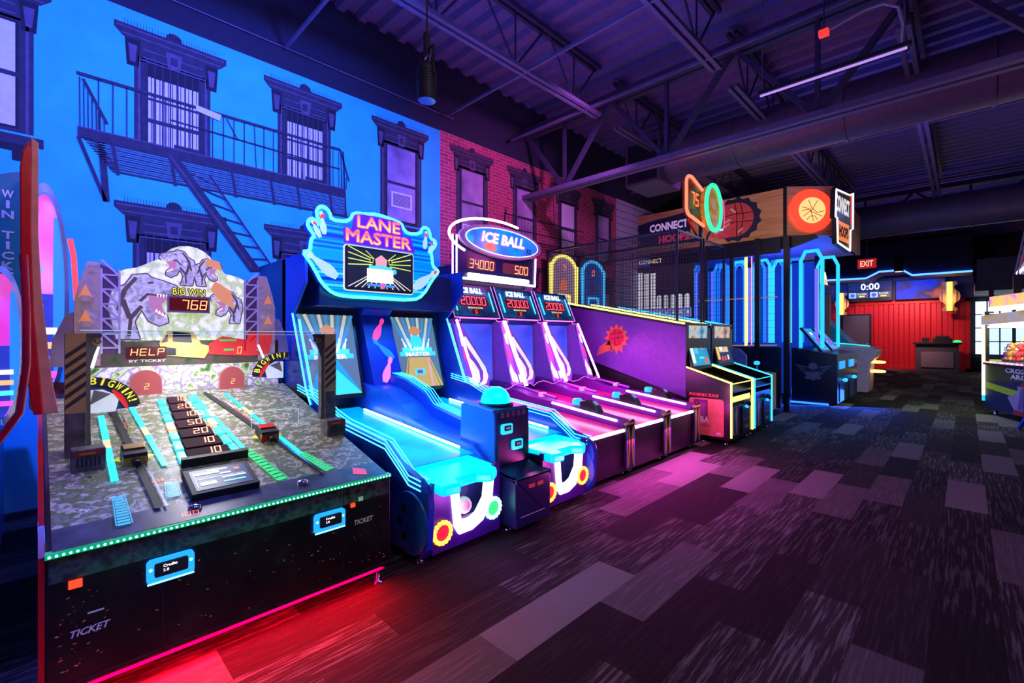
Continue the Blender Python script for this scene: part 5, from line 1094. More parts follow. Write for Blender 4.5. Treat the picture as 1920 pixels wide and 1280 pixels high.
m = MB(); m.tube([F(-.80, 2.88, .01), F(-.80, 2.30, .01), F(.80, 2.30, .01), F(.82, 2.74, .01)], .012, M_magw); m.tube([F(-.86, 2.88, .0), F(-.86, 2.30, .0)], .012, M_mag); m.build('plate_neon', b_)
el = [(.06+.84*math.cos(q*PI/24), 2.88+.235*math.sin(q*PI/24)) for q in range(48)]
m = MB(); m.prism(el, 0, .06, mat('marquee_grey_rim', (.30, .22, .33), .35), F); e_ = m.build('oval_sign', Q_, .008)
m = MB(); m.prism([(.06+.74*math.cos(q*PI/24), 2.88+.185*math.sin(q*PI/24)) for q in range(48)], .06, .066, art('oval_blue_print', [(.0, .05, .55), (.0, .25, .9), (.02, .1, .8), (.0, .55, .95)], 2.2, 1.0, .3, 2), F)
m.sheet([(-.38, 2.80), (-.2, 2.86), (-.1, 2.78), (-.16, 2.72), (-.3, 2.74)], glow('oval_orange', (1, .15, .05), 1), F, .068); m.build('oval_face', e_)
m = MB(); m.tube([F(.06+.745*math.cos(q*PI/24), 2.88+.19*math.sin(q*PI/24), .068) for q in range(48)], .005, M_white, 6, True); m.build('oval_outline', e_)
m = MB(); m.text('ICE BALL', -.42, 2.83, .92, .17, glow('ice_rim', (.9, .1, .8), 1.2), F, .070, .06, .2); m.text('ICE BALL', -.40, 2.84, .88, .15, glow('ice_title_big', (.9, 1, 1), 2.4), F, .074, .03, .2); m.text('FX', .52, 2.76, .14, .09, M_cab, F, .078, .03, .3); m.build('oval_lettering', e_)
m = MB(); m.tube([F(.0+.92*math.cos(q), 2.90+.30*math.sin(q), .0) for q in [PI*(.35+i*.9/20) for i in range(21)]], .018, M_magw); m.build('halo_neon', Q_)
lamp('alley_pink_glow', 'AREA', (1.7, 5.0, 1.35), (1, .08, .8), 30, 2.4, (2.8, 5.0, .3), sy=.3)
lamp('alley_front_glow', 'AREA', (3.25, 4.9, .42), (1, .03, .62), 46, 2.2, (4.2, 4.9, 0), sy=.05)
lamp('alley_marquee_glow', 'POINT', (1.3, 4.8, 2.8), (1, .15, .8), 10, .2)
lamp('alley_side_glow', 'AREA', (2.3, 5.3, .95), (1, .1, .75), 10, 1.0, (1.9, 6.6, 1.2), sy=.3)
# ================================================================ BASKETBALL SHOOTING MACHINES
M_wire = mat('cage_wire', (.03, .025, .05), .4); M_org = mat('orange_print', (.8, .2, .08), .5, 0, (.9, .22, .10), .45)
M_net = mat('white_net', (.6, .55, .65), .6)
def grid(m, F, a0, a1, b0, b1, st, r=.0022, bt=None, mt=None):
    """wire mesh in frame F; bt(a) gives an optional lower edge that varies along a"""
    a = a0
    while a <= a1+1e-6: m.bar(F(a, bt(a) if bt else b0, 0), F(a, b1, 0), r*2, r*2, mt or M_wire); a += st
    b = b0
    while b <= b1+1e-6:
        aa = a0
        if bt:
            while aa < a1 and bt(aa) > b: aa += st/2
        if a1-aa > .02: m.bar(F(aa, b, 0), F(a1, b, 0), r*2, r*2, mt or M_wire)
        b += st
def hoops(y0, label, ncol, nname, first):
    H = thing('basketball_machine', label, 'arcade machine', (2.0, y0+.44, 0), 'neon outlined basketball shooting machines')
    y1 = y0+.92; yc = (y0+y1)/2; neon = glow(nname, ncol, 3 if first else 2.2); soft = glow(nname+'_soft', tuple(c*.9 for c in ncol), 1.3)
    Fs = Fr((0, y0+.03, 0), (1, 0, 0), (0, 0, 1))
    # long sloping side panels over a dark base
    zt = lambda x: 2.06-(x-.75)*.187; zb = lambda x: 1.17-(x-.98)*.30
    for yy, nm in ((y0, 0), (y1-.03, 1)):
        F = Fr((0, yy+.03, 0), (1, 0, 0), (0, 0, 1))
        m = MB(); m.prism([(.4, 1.32), (2.88, .60), (2.88, 1.66), (.4, 2.12)], 0, .03, mat('side_panel_purple', (.16, .06, .42), .4) if first else mat('side_panel_blue', (.03, .08, .4), .4), F); sp = m.build('side_panel', H, .004)
        m = MB(); m.prism([(.35, zt(.35)-.03), (2.9, zt(2.9)-.03), (2.9, zt(2.9)+.0), (.35, zt(.35)+.0)], -.005, .04, M_cab, F); m.build('rail', H)
        m = MB(); m.tube([F(.6, zt(.6)+.02, .02), F(2.86, zt(2.86)+.02, .02)], .013, neon); m.build('rail_neon', H)
        if first and nm == 0:
            Fp = Fr((1.72, yy-.001, 1.47), (1, 0, 0), (0, 0, 1)); s_ = MB(); pts = []
            for q in range(24): r = .235 if q % 2 == 0 else .165; a = 2*PI*q/24; pts.append((r*math.cos(a), r*math.sin(a)))
            pts = [p if p[1] > -.12 else (p[0]*.9, p[1]*1.15) for p in pts]
            s_.sheet(pts, mat('sun_orange', (.95, .28, .05), .5), Fp, .001)
            s_.sheet([(.14*math.cos(q*PI/12), .01+.14*math.sin(q*PI/12)) for q in range(24)], mat('sun_ball_red', (.85, .02, .06), .5), Fp, .003)
            for cv in ([(-.13, .05), (0, .08), (.13, .10)], [(-.14, -.02), (0, .0), (.14, .02)], [(-.02, .15), (-.04, 0), (0, -.13)], [(.06, .14), (.02, 0), (.07, -.12)]):
                for a, b in zip(cv, cv[1:]): s_.line(a, b, .007, M_cab, Fp, .005)
            for k in range(5): s_.sheet([(-.12-.0*k, -.02-.035*k), (-.34-.01*k, -.16-.03*k), (-.34-.01*k, -.175-.03*k), (-.11+.01*k, -.045-.035*k)], MATS['sun_orange'], Fp, .001)
            s_.build('sun_ball_emblem', sp)
            s_ = MB()
            for k in range(9): q = k/8; s_.sheet([(.28+.34*q+u*.012, -.07+.16*math.sin(q*PI)-.06*q+v*.012) for u, v in ((0, 0), (1, .3), (.6, 1))], M_txtw, Fp, .002)
            s_.build('small_print', sp)
    m = MB(); m.box(.45, 2.86, y0+.05, y1-.05, .06, 1.0-.42, mat('under_black', (.006, .006, .01), .5)); m.prism([(.45, .5), (2.86, .5), (2.86, .60), (.45, 1.25)], 0, .02, MATS['under_black'], Fr((0, y0+.10, 0), (1, 0, 0), (0, 0, 1))); m.build('base_cabinet', H)
    m = MB(); m.prism([(.5, 1.35), (2.86, .80), (2.86, .82), (.5, 1.37)], 0, .78, mat('ramp_dark', (.03, .02, .06), .4), Fr((0, y1-.05, 0), (1, 0, 0), (0, 0, 1))); m.build('ball_ramp', H)
    # cage
    m = MB()
    for x in (.22, 2.72):
        for yy in (y0+.01, y1-.03): m.box(x, x+.035, yy, yy+.025, 1.3, 3.08, M_cab)
    for yy in (y0+.02, y1-.02): m.bar((.22, yy, 3.08), (2.75, yy, 3.08), .03, .03, M_cab)
    m.bar((2.73, y0, 3.08), (2.73, y1, 3.08), .03, .03, M_cab); m.bar((.23, y0, 3.08), (.23, y1, 3.08), .03, .03, M_cab); m.build('cage_frame', H)
    m = MB(); grid(m, Fr((0, y0+.015, 0), (1, 0, 0), (0, 0, 1)), .25, 2.72, 1.72, 3.06, .05, .0026, zt); m.build('cage_side_mesh', H)
    if not first: m = MB(); grid(m, Fr((0, y1-.015, 0), (1, 0, 0), (0, 0, 1)), .25, 2.72, 1.72, 3.06, .075, .0018, zt); m.build('cage_side_mesh', H)
    m = MB(); grid(m, Fr((.45, y0+.02, 3.08), (1, 0, 0), (0, 1, 0)), 0, 2.27, 0, .84, .075, .0018); m.build('cage_top_mesh', H)
    # backboard with arched neon
    Fb = FX(.27, yc, 0); w = .39
    arch = [(-w, 1.98), (w, 1.98), (w, 2.86)]+arc(0, 2.74, w, .30, 24, 156, 10)+[(-w, 2.86)]
    m = MB(); m.prism([(-.44, 1.6), (.44, 1.6), (.44, 3.07), (-.44, 3.07)], -.06, -.02, mat('rear_wall_violet', (.10, .07, .16), .6), Fb); m.build('rear_wall', H)
    m = MB(); m.prism(arch, -.01, .0, mat('board_'+nname, (.35, .28, .36) if first else (.02, .08, .35), .3, 0, (.35, .28, .36) if first else (.02, .10, .5), .25), Fb); bb = m.build('backboard', H)
    m = MB(); m.tube([Fb(a, b, .015) for a, b in [arch[0]]+[(-w, 1.98)]+[arch[-1]]+arch[3:-1][::-1]+[arch[2], arch[1]]][1:], .030, soft, 10); m.build('arch_neon', bb)
    m = MB(); m.tube([Fb(-.17, 2.04, .01), Fb(-.17, 2.28, .01), Fb(.17, 2.28, .01), Fb(.17, 2.04, .01)], .022, soft, 8); m.build('target_square', bb)
    m = MB(); m.seg7('7' if first else '0', -.04, 2.74, .08, .13, M_redseg, Fb, .01); m.sheet([(-.13, 2.38), (.13, 2.38), (.09, 2.54), (0, 2.63), (-.09, 2.54)], M_org if first else mat('violet_print', (.3, .2, .5), .5), Fb, .006); m.build('board_print', bb)
    m = MB(); n = 20; m.tube([(.55+.20*math.cos(2*PI*q/n), yc+.20*math.sin(2*PI*q/n), 2.02) for q in range(n)], .010, mat('rim_orange', (.85, .12, .02), .4, 0, (1, .12, .03), .5), 8, True); m.box(.27, .36, yc-.06, yc+.06, 1.98, 2.03, MATS['rim_orange']); rm = m.build('hoop_rim', H)
    m = MB()
    for q in range(10):
        for s in (-1, 1):
            a = 2*PI*q/10; b = a+s*PI/10; c = b+s*PI/10
            m.tube([(.55+.20*math.cos(a), yc+.20*math.sin(a), 2.02), (.55+.155*math.cos(b), yc+.155*math.sin(b), 1.92), (.55+.13*math.cos(c), yc+.13*math.sin(c), 1.80)], .003, M_net, 4)
    m.build('hoop_net', rm)
    # front: screen tower, sloping tray, coin door
    m = MB(); m.box(2.72, 2.88, y0+.02, y1-.02, .1, 1.70, M_cab); sd = m.build('front_tower', H, .004)
    F = FX(2.883, y0, 0); m = MB(); m.rect(.10, .78, 1.47, 1.66, art('team_print'+nname, [(.05, .12, .2), (.3, .6, .8), (.75, .7, .5), (.02, .05, .15)] if first else [(.15, .05, .04), (.75, .45, .3), (.9, .7, .6), (.1, .05, .05)], 6, .7), F); m.build('header_print', sd)
    Fd = Fr((2.95, y0, 1.04), (0, 1, 0), (-.10, 0, .38)); m = MB(); m.box(.08, .80, -.03, .42, -.03, 0, M_cab, Fd); sc = m.build('score_screen', H, .004)
    m = MB(); m.rect(.12, .76, .02, .38, glow('sc_bg'+nname, (.01, .35, .6) if first else (.02, .03, .10), 1), Fd, .002)
    bl = [(.14, .06, .10, .28, (.9, .85, .7)), (.27, .20, .14, .12, (.05, .55, .95)), (.30, .28, .12, .07, (.9, .1, .1)), (.50, .27, .10, .08, (.85, .1, .15)), (.58, .05, .10, .09, (.8, .1, .05)), (.40, .12, .16, .03, (.1, .8, 1)), (.66, .12, .06, .2, (.02, .2, .45))] if first else [(.14, .08, .10, .24, (.95, .55, .1)), (.26, .20, .40, .11, (.6, .55, .35)), (.30, .23, .10, .07, (.9, .9, .9)), (.44, .22, .09, .08, (.8, .15, .1)), (.30, .06, .08, .07, (.8, .05, .05)), (.42, .06, .08, .07, (.8, .05, .05)), (.56, .07, .06, .08, (.85, .85, .85))]
    for (a, b, w_, h_, c) in bl: m.rect(a, a+w_, b, b+h_, glow('scb%02d%02d%02d' % tuple(int(c_*20) for c_ in c), c, 1.1), Fd, .004)
    m.build('screen_picture', sc)
    X0, X1h = 2.88, 3.50
    zc = lambda x: 1.04-(x-2.88)*.31
    m = MB(); m.prism([(X0, .06), (X1h, .06), (X1h, .62), (X0, .70)], .02, .86, M_cab, Fr((0, y1, 0), (1, 0, 0), (0, 0, 1))); m.build('tray_cabinet', H)
    m = MB(); m.prism([(X0, zc(X0)-.12), (X1h, zc(X1h)-.14), (X1h, zc(X1h)-.12), (X0, zc(X0)-.10)], .05, .83, mat('tray_'+nname, (.06, .06, .02) if first else (.01, .03, .10), .35), Fr((0, y1, 0), (1, 0, 0), (0, 0, 1))); m.build('ball_tray', H)
    for k, yy in enumerate((y0, y1-.045)):
        F = Fr((0, yy+.045, 0), (1, 0, 0), (0, 0, 1))
        m = MB(); m.prism([(X0, .06), (X1h, .06), (X1h, zc(X1h)), (X0, zc(X0))], 0, .045, M_cab, F); ck = m.build('tray_side', H, .004)
        m = MB(); m.tube([(X0, yy+.022, zc(X0)+.005), (X1h+.005, yy+.022, zc(X1h)+.005), (X1h+.006, yy+.022, .10)], .016, neon, 8); m.build('outline_neon', ck)
        if k == 0 and first:
            F = Fr((0, yy-.002, 0), (1, 0, 0), (0, 0, 1))
            m = MB(); m.prism(rrect(2.93, 3.42, .10, .62, .04), 0, .004, mat('pink_wood_print', (.80, .22, .20), .25), F); pp = m.build('side_print', ck)
            m = MB(); m.rect(3.0, 3.20, .32, .60, mat('print_plum', (.22, .03, .2), .25), F, .006); m.rect(3.03, 3.17, .36, .56, mat('print_mauve', (.35, .08, .35), .25), F, .008)
            m.text('NBA', 3.02, .28, .20, .085, M_txtw, F, .010, .03); m.text('Hoops', 3.0, .20, .22, .07, mat('hoops_red', (.55, .02, .03), .4), F, .010, .01, .2); m.rect(3.32, 3.38, .13, .16, M_txtw, F, .006); m.build('side_lettering', pp)
            m = MB(); m.text('PHOENIX SUNS', 2.93, .645, .42, .045, glow('red_lettering', (1, .02, .06), .8), F, .001, .03, .2); m.build('team_lettering', ck)
    F = FX(X1h+.002, y0, 0)
    m = MB(); m.tube([F(.05, zc(X1h)-.01, .0), F(.83, zc(X1h)-.01, .0)], .006, neon); m.rect(.07, .81, .58, .66, soft, F, 0) if first else m.rect(.07, .81, .60, .64, mat('dim_blue_front', (.01, .06, .3), .4, 0, (.01, .12, .6), .6), F, 0); m.build('front_glow_bar', H)
    m = MB(); m.box(X1h, X1h+.012, y0+.46, y0+.78, .10, .50, mat('coin_door_black', (.02, .02, .03), .3)); cd_ = m.build('coin_door', H, .003)
    m = MB(); F2 = FX(X1h+.014, y0, 0); m.line((.48, .30), (.76, .30), .006, M_txtw, F2, 0); m.rect(.50, .502, .32, .48, M_txtw, F2, 0); m.rect(.74, .742, .32, .48, M_txtw, F2, 0); m.lathe([(.01, 0), (.01, .008)], M_chr, FX(X1h+.012, y0+.42, .36), 10); m.text('NBA', .56, .17, .14, .05, M_txtw, F2, 0, .02, .2); m.build('door_detail', cd_)
    m = MB(); m.prism(rrect(.12, .30, .12, .52, .03), 0, .003, M_txtw, F); m.prism(rrect(.13, .215, .13, .51, .02), .003, .004, mat('badge_blue', (.02, .05, .3), .4), F); m.prism(rrect(.20, .29, .13, .51, .02), .003, .0045, mat('badge_red', (.5, .02, .05), .4), F)
    m.sheet([(.20, .15), (.225, .15), (.24, .28), (.25, .36), (.265, .44), (.235, .47), (.22, .505), (.20, .49), (.17, .40), (.19, .33), (.20, .24)], M_txtw, F, .006); m.build('player_silhouette_badge', H)
    m = MB(); F3 = FX(X1h+.012, y0+.62, .52); m.lathe([(.055, 0), (.05, .04), (.02, .06)], mat('reader_dark', (.02, .03, .1), .3), F3, 14); cr = m.build('card_reader', H)
    m = MB(); m.ball((X1h+.03, y0+.60, .485), .045, glow('reader_azure', (.02, .35, 1), 2), (.6, 1.3, .6), 12); m.build('reader_light', cr)
    for x, yy in ((3.42, y0+.06), (3.42, y1-.06), (3.12, y0+.05), (.6, y0+.08)): foot(x, yy, H)
    return H
hoops(6.62, 'basketball machine outlined in yellow neon with a sun emblem on its purple side', (1, .86, .16), 'yellow_neon', True)
hoops(7.60, 'basketball machine outlined in blue neon, right behind the yellow one', (.04, .50, 1), 'azure_neon', False)
lamp('hoop_side_fill', 'POINT', (3.42, 6.12, .70), (1, .22, .45), 9, .08)  # added fill for pink spill on the side print; no fixture here
lamp('hoop_light', 'POINT', (3.9, 8.9, .8), (.04, .3, 1), 14, .2)
# score sign shared by the two machines
sg = thing('hoops_score_sign', 'neon score sign with a green ellipse on top of the two basketball machines', 'sign', (2.8, 7.55, 3.1))
F = FX(2.80, 0, 0)
M_sr = art('sign_red_print', [(.10, .01, .01), (.16, .02, .01), (.06, .005, .01)], 8, .5, .3, 2); M_rn = glow('red_neon', (1, .14, .07), 2.6); M_gn = glow('green_neon', (.03, 1, .40), 1.5)
def plate(pts, nm, nn, r=.022):
    m = MB(); m.prism(pts, -.05, 0, M_sr, F); p_ = m.build(nm, sg)
    return p_
pl1 = [(7.45, 3.26), (7.45, 3.80)]+[(7.0, 3.93)]+arc(6.92, 3.80, .12, .13, 90, 170, 4)+arc(6.92, 3.46, .12, .13, 190, 262, 4)
p1 = plate(pl1, 'home_panel', None)
m = MB(); m.tube([F(a, b, .01) for a, b in pl1[1:]+[pl1[0]]], .024, M_rn); m.build('red_neon_outline', p1)
m = MB(); m.seg7('75', 6.96, 3.52, .28, .20, M_redseg, F, .01, .2); m.rect(7.0, 7.25, 3.74, 3.80, mat('grey_caption', (.25, .2, .25), .4), F, .008); m.rect(7.0, 7.3, 3.38, 3.46, MATS['grey_caption'], F, .008); m.build('home_digits', p1)
m = MB(); m.tube([F(7.38, 3.74, .02), F(7.33, 3.55, .02), F(7.35, 3.38, .02)], .012, glow('lime_neon', (.3, 1, .05), 1)); m.build('lime_neon', p1)
pl2 = [(7.7, 3.80), (7.7, 3.30)]+arc(8.20, 3.44, .12, .12, -80, -10, 4)+arc(8.20, 3.74, .12, .12, 10, 80, 4); pl2 = pl2
p2 = plate(pl2, 'guest_panel', None)
m = MB(); m.tube([F(7.75, 3.295, .01), F(8.15, 3.315, .01), F(8.24, 3.33, .01)], .016, glow('sky_neon', (.04, .6, 1), 4)); m.tube([F(7.75, 3.80, .01), F(8.2, 3.86, .01), F(8.30, 3.8, .01), F(8.33, 3.6, .01), F(8.32, 3.4, .01), F(8.2, 3.32, .01)], .010, MATS['red_neon_soft'] if 'red_neon_soft' in MATS else glow('red_neon_soft', (.8, .05, .25), 1.2)); m.build('sky_neon_outline', p2)
m = MB(); m.seg7('100', 7.94, 3.49, .30, .18, M_redseg, F, .01, .2); m.build('guest_digits', p2)
Fe = FX(2.90, 7.60, 3.56); el = [(.30*math.cos(q*PI/18), .36*math.sin(q*PI/18)) for q in range(36)]
m = MB(); m.prism(el, -.09, 0, art('centre_print', [(.25, .02, .02), (.5, .2, .03), (.1, .12, .02)], 5, .6, .3, 2), Fe); ce_ = m.build('centre_ellipse', sg)
m = MB(); m.tube([Fe(a, b, .01) for a, b in el], .032, M_gn, 8, True); m.build('green_neon_outline', ce_)
m = MB(); m.text('NBA', -.13, -.02, .26, .17, mat('tan_letters', (.5, .35, .25), .4, 0, (.5, .33, .22), .6), Fe, .006, .03); m.text('Hoops', -.16, -.20, .32, .13, MATS['tan_letters'], Fe, .006, .03); m.build('centre_lettering', ce_)
m = MB(); m.bar((2.74, 7.0, 3.30), (2.74, 7.35, 3.11), .03, .03, M_red); m.bar((2.74, 8.0, 3.32), (2.74, 7.75, 3.11), .03, .03, M_cab); m.bar((2.74, 7.5, 3.10), (2.74, 7.5, 3.3), .05, .05, M_cab); m.build('bracket', sg)

# ================================================================ BIG CONNECTING-HOOPS MACHINE UNDER A WOODEN CANOPY
G = thing('connect_hoops_machine', 'large basketball machine with a wooden canopy, glowing basketball disc and tall blue light arches', 'arcade machine', (2.4, 12, 0))
M_wd = art('canopy_wood', [(.42, .17, .08), (.62, .28, .13), (.72, .36, .19), (.50, .22, .10)], 2.2, 0, .45, 5, (.6, .6, 9))
yS, zB, zT = 10.4, 3.50, 4.45
FSd = FY(0, yS, 0)
m = MB(); m.prism([(-.35, zB), (3.25, zB), (3.25, zT), (-.35, zT)], -.12, 0, M_wd, FSd); cs = m.build('canopy_side', G)
m = MB(); m.box(.0, 3.2, 10.5, 14.2, zB, zB+.05, mat('canopy_soffit', (.30, .28, .75), .5)); m.prism([(3.2, 10.5), (3.88, 11.1), (3.88, 14.1), (3.2, 14.1)], zB, zB+.05, MATS['canopy_soffit'], Fr((0, 0, 0), (1, 0, 0), (0, 1, 0))); m.build('canopy_underside', G)
m = MB(); Fd = Fr((3.25, yS, 0), (.68, .62, 0), (0, 0, 1)); m.prism([(0, zB), (.94, zB), (.94, zT+.02), (0, zT+.02)], -.1, 0, M_wd, Fd); cc = m.build('canopy_corner', G)
m = MB(); Fc = Fr(Fd(.47, 3.98, .02), Fd.r, (0, 0, 1)); m.lathe([(.43, 0), (.43, .02), (.40, .04)], glow('disc_red', (1, .07, .03), 1.1), Fc, 40); dk = m.build('basketball_disc', cc)
m = MB(); m.lathe([(.255, .042), (.25, .06), (.225, .06)], glow('disc_ring', (1, .45, .15), 1.6), Fc, 36); m.lathe([(.225, .045), (.0, .046)], glow('disc_face', (1, .50, .16), 1.0), Fc, 36); m.build('disc_face', dk)
m = MB(); Ml = mat('seam_red', (.35, .03, .02), .5)
for cv in ([(-.22, -.15), (0, .02), (.12, .24)], [(-.25, .08), (-.05, .02), (.02, -.26)], [(-.1, .25), (-.02, .05), (.10, -.06), (.27, -.02)], [(.22, -.15), (.0, -.05), (-.10, .02), (-.26, -.02)], [(-.14, -.23), (-.05, -.14), (.05, -.14), (.12, -.24)]):
    for a, b in zip(cv, cv[1:]): m.line((a[0]*.83, a[1]*.83), (b[0]*.83, b[1]*.83), .012, Ml, Fc, .064)
m.build('disc_seams', dk)
m = MB(); m.prism([(Fd(.94, 0, 0).y, zB), (14.2, zB), (14.2, zT), (Fd(.94, 0, 0).y, zT+.02)], -.1, 0, M_wd, FX(Fd(.94, 0, 0).x, 0, 0)); m.build('canopy_front', G)
for a in (3.235, ): m = MB(); m.box(a-.03, a+.03, yS-.02, yS+.05, zB, zT+.02, M_cab); m.build('canopy_seam', G)
m = MB(); Fpb = FY(0, 10.37, 0); m.rect(.05, 1.42, 1.9, 3.15, mat('grey_board', (.09, .08, .11), .5), Fpb, 0); m.rect(.0, 1.5, 3.15, 3.19, M_black, Fpb, .004); pb = m.build('peg_board', G)
for k_ in range(3): m = MB(); m.rect(.02+.17*k_, .15+.17*k_, 1.95, 3.05-.02*k_, glow('peg_white', (.72, .72, .82), .75), Fpb, .006); m.build('white_column', pb)
for k_ in range(5): m = MB(); m.sheet([(.52+.17*k_, 1.95), (.64+.17*k_, 1.95), (.64+.17*k_, 2.42)]+arc(.58+.17*k_, 2.42, .06, .06, 0, 180, 6), MATS['peg_white'], Fpb, .006); m.build('white_column', pb)
m = MB(); m.rect(0, 1.36, 1.94, 2.16, glow('peg_blue', (.18, .18, .75), .8), Fpb, .008)
for k_ in range(8): m.sheet([(.09+.17*k_+.035*math.cos(q*PI/4), 2.06+.035*math.sin(q*PI/4)) for q in range(8)], glow('peg_green', (.45, .75, .15), 1), Fpb, .010)
m.build('dotted_band', pb)
m = MB(); m.text('CONNECT', .05, 3.25, .6, .10, glow('board_tan', (.8, .6, .3), .7), Fpb, .008, .04); m.build('board_lettering', pb)
m = MB(); m.bar(Fd(.94, zB, 0), Fd(.94, zT, 0), .06, .06, M_cab); m.build('canopy_seam', G)
m = MB(); pts = [(-.30, 4.18), (.35, 4.28), (.9, 4.32), (1.32, 4.36), (1.35, 4.1), (1.3, 3.75), (.8, 3.66), (.3, 3.62), (-.25, 3.64), (.1, 3.80), (-.2, 3.92), (.05, 4.05)]
m.sheet(pts, mat('torn_dark', (.02, .02, .09), .5), FSd, .004); tn = m.build('torn_panel_print', cs)
m = MB(); m.text('CONNECT', .32, 4.0, .95, .19, mat('letters_white', (.6, .45, .75), .5, 0, (.6, .4, .8), .5), FSd, .01, .04); m.text('HOOPS', .55, 3.70, .75, .20, mat('letters_red', (.6, .03, .1), .5, 0, (.8, .04, .14), .5), FSd, .01, .05); m.build('connect_lettering', tn)
cx, cz, r = 2.30, 3.98, .36
m = MB(); jag = []
random.seed(3)
for q in range(30): a = 2*PI*q/30; rr_ = .43+(.05 if q % 2 else 0); jag.append((cx-.0+rr_*math.cos(a)*1.08, cz+rr_*math.sin(a)))
m.sheet(jag, mat('torn_dark', (.02, .02, .09)), FSd, .004); bp_ = m.build('basketball_print', cs)
m = MB(); m.sheet([(cx+r*math.cos(q*PI/16), cz+r*math.sin(q*PI/16)) for q in range(-8, 9)]+[(cx-.3, cz+.34), (cx-.60, cz+.30), (cx-.55, cz+.05), (cx-.65, cz-.25), (cx-.3, cz-.36)], mat('ball_crimson', (.80, .09, .12), .5), FSd, .008)
for cv in ([(-.35, .08), (0, .12), (.34, .10)], [(-.45, -.1), (0, -.05), (.35, -.08)], [(-.02, .36), (.03, .1), (.02, -.35)], [(.1, .34), (.16, .05), (.1, -.33)]):
    for a, b in zip(cv, cv[1:]): m.line((cx+a[0], cz+a[1]), (cx+b[0], cz+b[1]), .016, M_cab, FSd, .012)
for (a, b, c, d) in ((-.5, .12, -.25, .15), (-.5, -.15, -.1, .02), (-.42, -.25, -.12, -.06), (-.1, .25, .0, .15), (.05, -.28, .15, -.2)): m.line((cx+a, cz+b), (cx+c, cz+d), .04, mat('flame_pale', (.95, .6, .6), .5), FSd, .014)
m.build('ball_picture', bp_)
# hanging sign on the front of the canopy
m = MB(); Fq = Fr((3.98, 11.25, 3.9), (.10, 1, 0), (0, 0, 1)); m.prism([(-.55, -.12), (-.5, .45), (.45, .52), (.62, .60), (.62, -.20), (.45, -.25), (.42, -.68), (-.42, -.60), (-.45, -.12)], 0, .08, mat('sign_black', (.03, .03, .04), .4), Fq); m.box(3.86, 4.0, 11.2, 11.5, 3.7, 3.95, M_cab); sn = m.build('front_sign', G)
m = MB(); m.text('CONNECT', -.47, .02, .86, .34, glow('sign_white', (.85, .85, .85), .9), Fq, .085, .04); m.rect(.46, .58, -.1, .5, glow('sign_red4', (.8, .04, .05), .8), Fq, .085); m.rect(-.36, .36, -.52, -.14, glow('sign_orange', (.9, .22, .05), .9), Fq, .084); m.text('HOOPS', -.30, -.45, .60, .24, M_cab, Fq, .09, .06); m.build('sign_lettering', sn)
m = MB(); m.tube([Fq(a, b, .09) for a, b in [(-.53, -.10), (-.48, .43), (.44, .49), (.60, .57), (.60, -.18), (.43, -.23), (.40, -.65), (-.40, -.58), (-.43, -.12)]], .014, glow('sign_edge', (1, .9, .8), 1.5), 6, True); m.build('sign_outline', sn)
# posts, dark back box and tall arches of blue light
M_post = mat('black_post', (.008, .01, .03), .35)
for (xa, xb, ya_) in ((1.60, 1.68, 10.42), (2.17, 2.24, 10.42), (2.70, 2.79, 10.30), (3.20, 3.30, 10.42), (3.1, 3.2, 13.6), (.3, .4, 10.42)): m = MB(); m.box(xa, xb, ya_, ya_+.1, .0, zB, M_post); m.build('canopy_post', G)
m = MB(); m.box(.3, 3.14, 10.46, 10.50, 3.18, zB, M_post); m.box(.3, 3.14, 10.46, 10.52, .05, 1.28, mat('lower_panel_navy', (.008, .012, .06), .4)); m.build('cabinet_panel', G); m = MB(); m.prism([(2.2, zB), (3.7, zB), (3.75, 3.42), (3.3, 3.28), (2.2, 3.25)], -.06, 0, M_post, FY(0, 10.62, 0)); m.build('awning_panel', G)
m = MB(); m.box(.2, 3.1, 13.7, 13.8, .0, 3.4, mat('deep_blue_back_glow', (.02, .05, .35), .5, 0, (.01, .07, .7), .35)); m.box(.1, .2, 10.5, 13.8, 0, 3.4, MATS['deep_blue_back_glow']); m.build('back_panel', G)  # blue brightness of the back panel comes from added emission
M_at = glow('arch_blue', (.01, .20, 1), 1.1); M_ac = glow('arch_cyan', (.02, .55, 1), 1.3); M_av = glow('arch_violet', (.22, .16, .95), .9)
def archtube(x, y, w, z0, z1, mt, r):
    m = MB(); z2 = z1-w*.5
    m.tube([(x-w/2, y, z0), (x-w/2, y, z2), (x-w*.28, y, z1), (x+w*.28, y, z1), (x+w/2, y, z2), (x+w/2, y, z0)], r, mt, 8); m.build('light_arch', G)
for k in range(6): archtube(.55+.43*k, 10.72+.10*(k % 2), .30, 1.36, 3.12, M_at if k < 4 else M_ac, .030)
for k in range(6): archtube(.8+.42*k, 11.3, .26, 1.36, 3.14, M_at, .034)
for k in range(5): archtube(1.35+.40*k, 12.4, .3, 1.36, 3.3, M_at, .034)
archtube(3.02, 11.0, .32, 1.36, 3.10, M_ac, .032)
archtube(3.42, 11.7, .40, 1.25, 3.34, M_ac, .036); archtube(3.50, 12.9, .40, 1.25, 3.34, M_ac, .034)
m = MB(); m.box(3.40, 3.46, 12.1, 12.16, 1.3, 3.0, M_av); m.build('violet_bar', G)
for k in range(7): m = MB(); m.box(.75+.40*k, .81+.40*k, 11.0, 11.03, 1.36, 3.0, M_av); m.build('violet_bar', G)
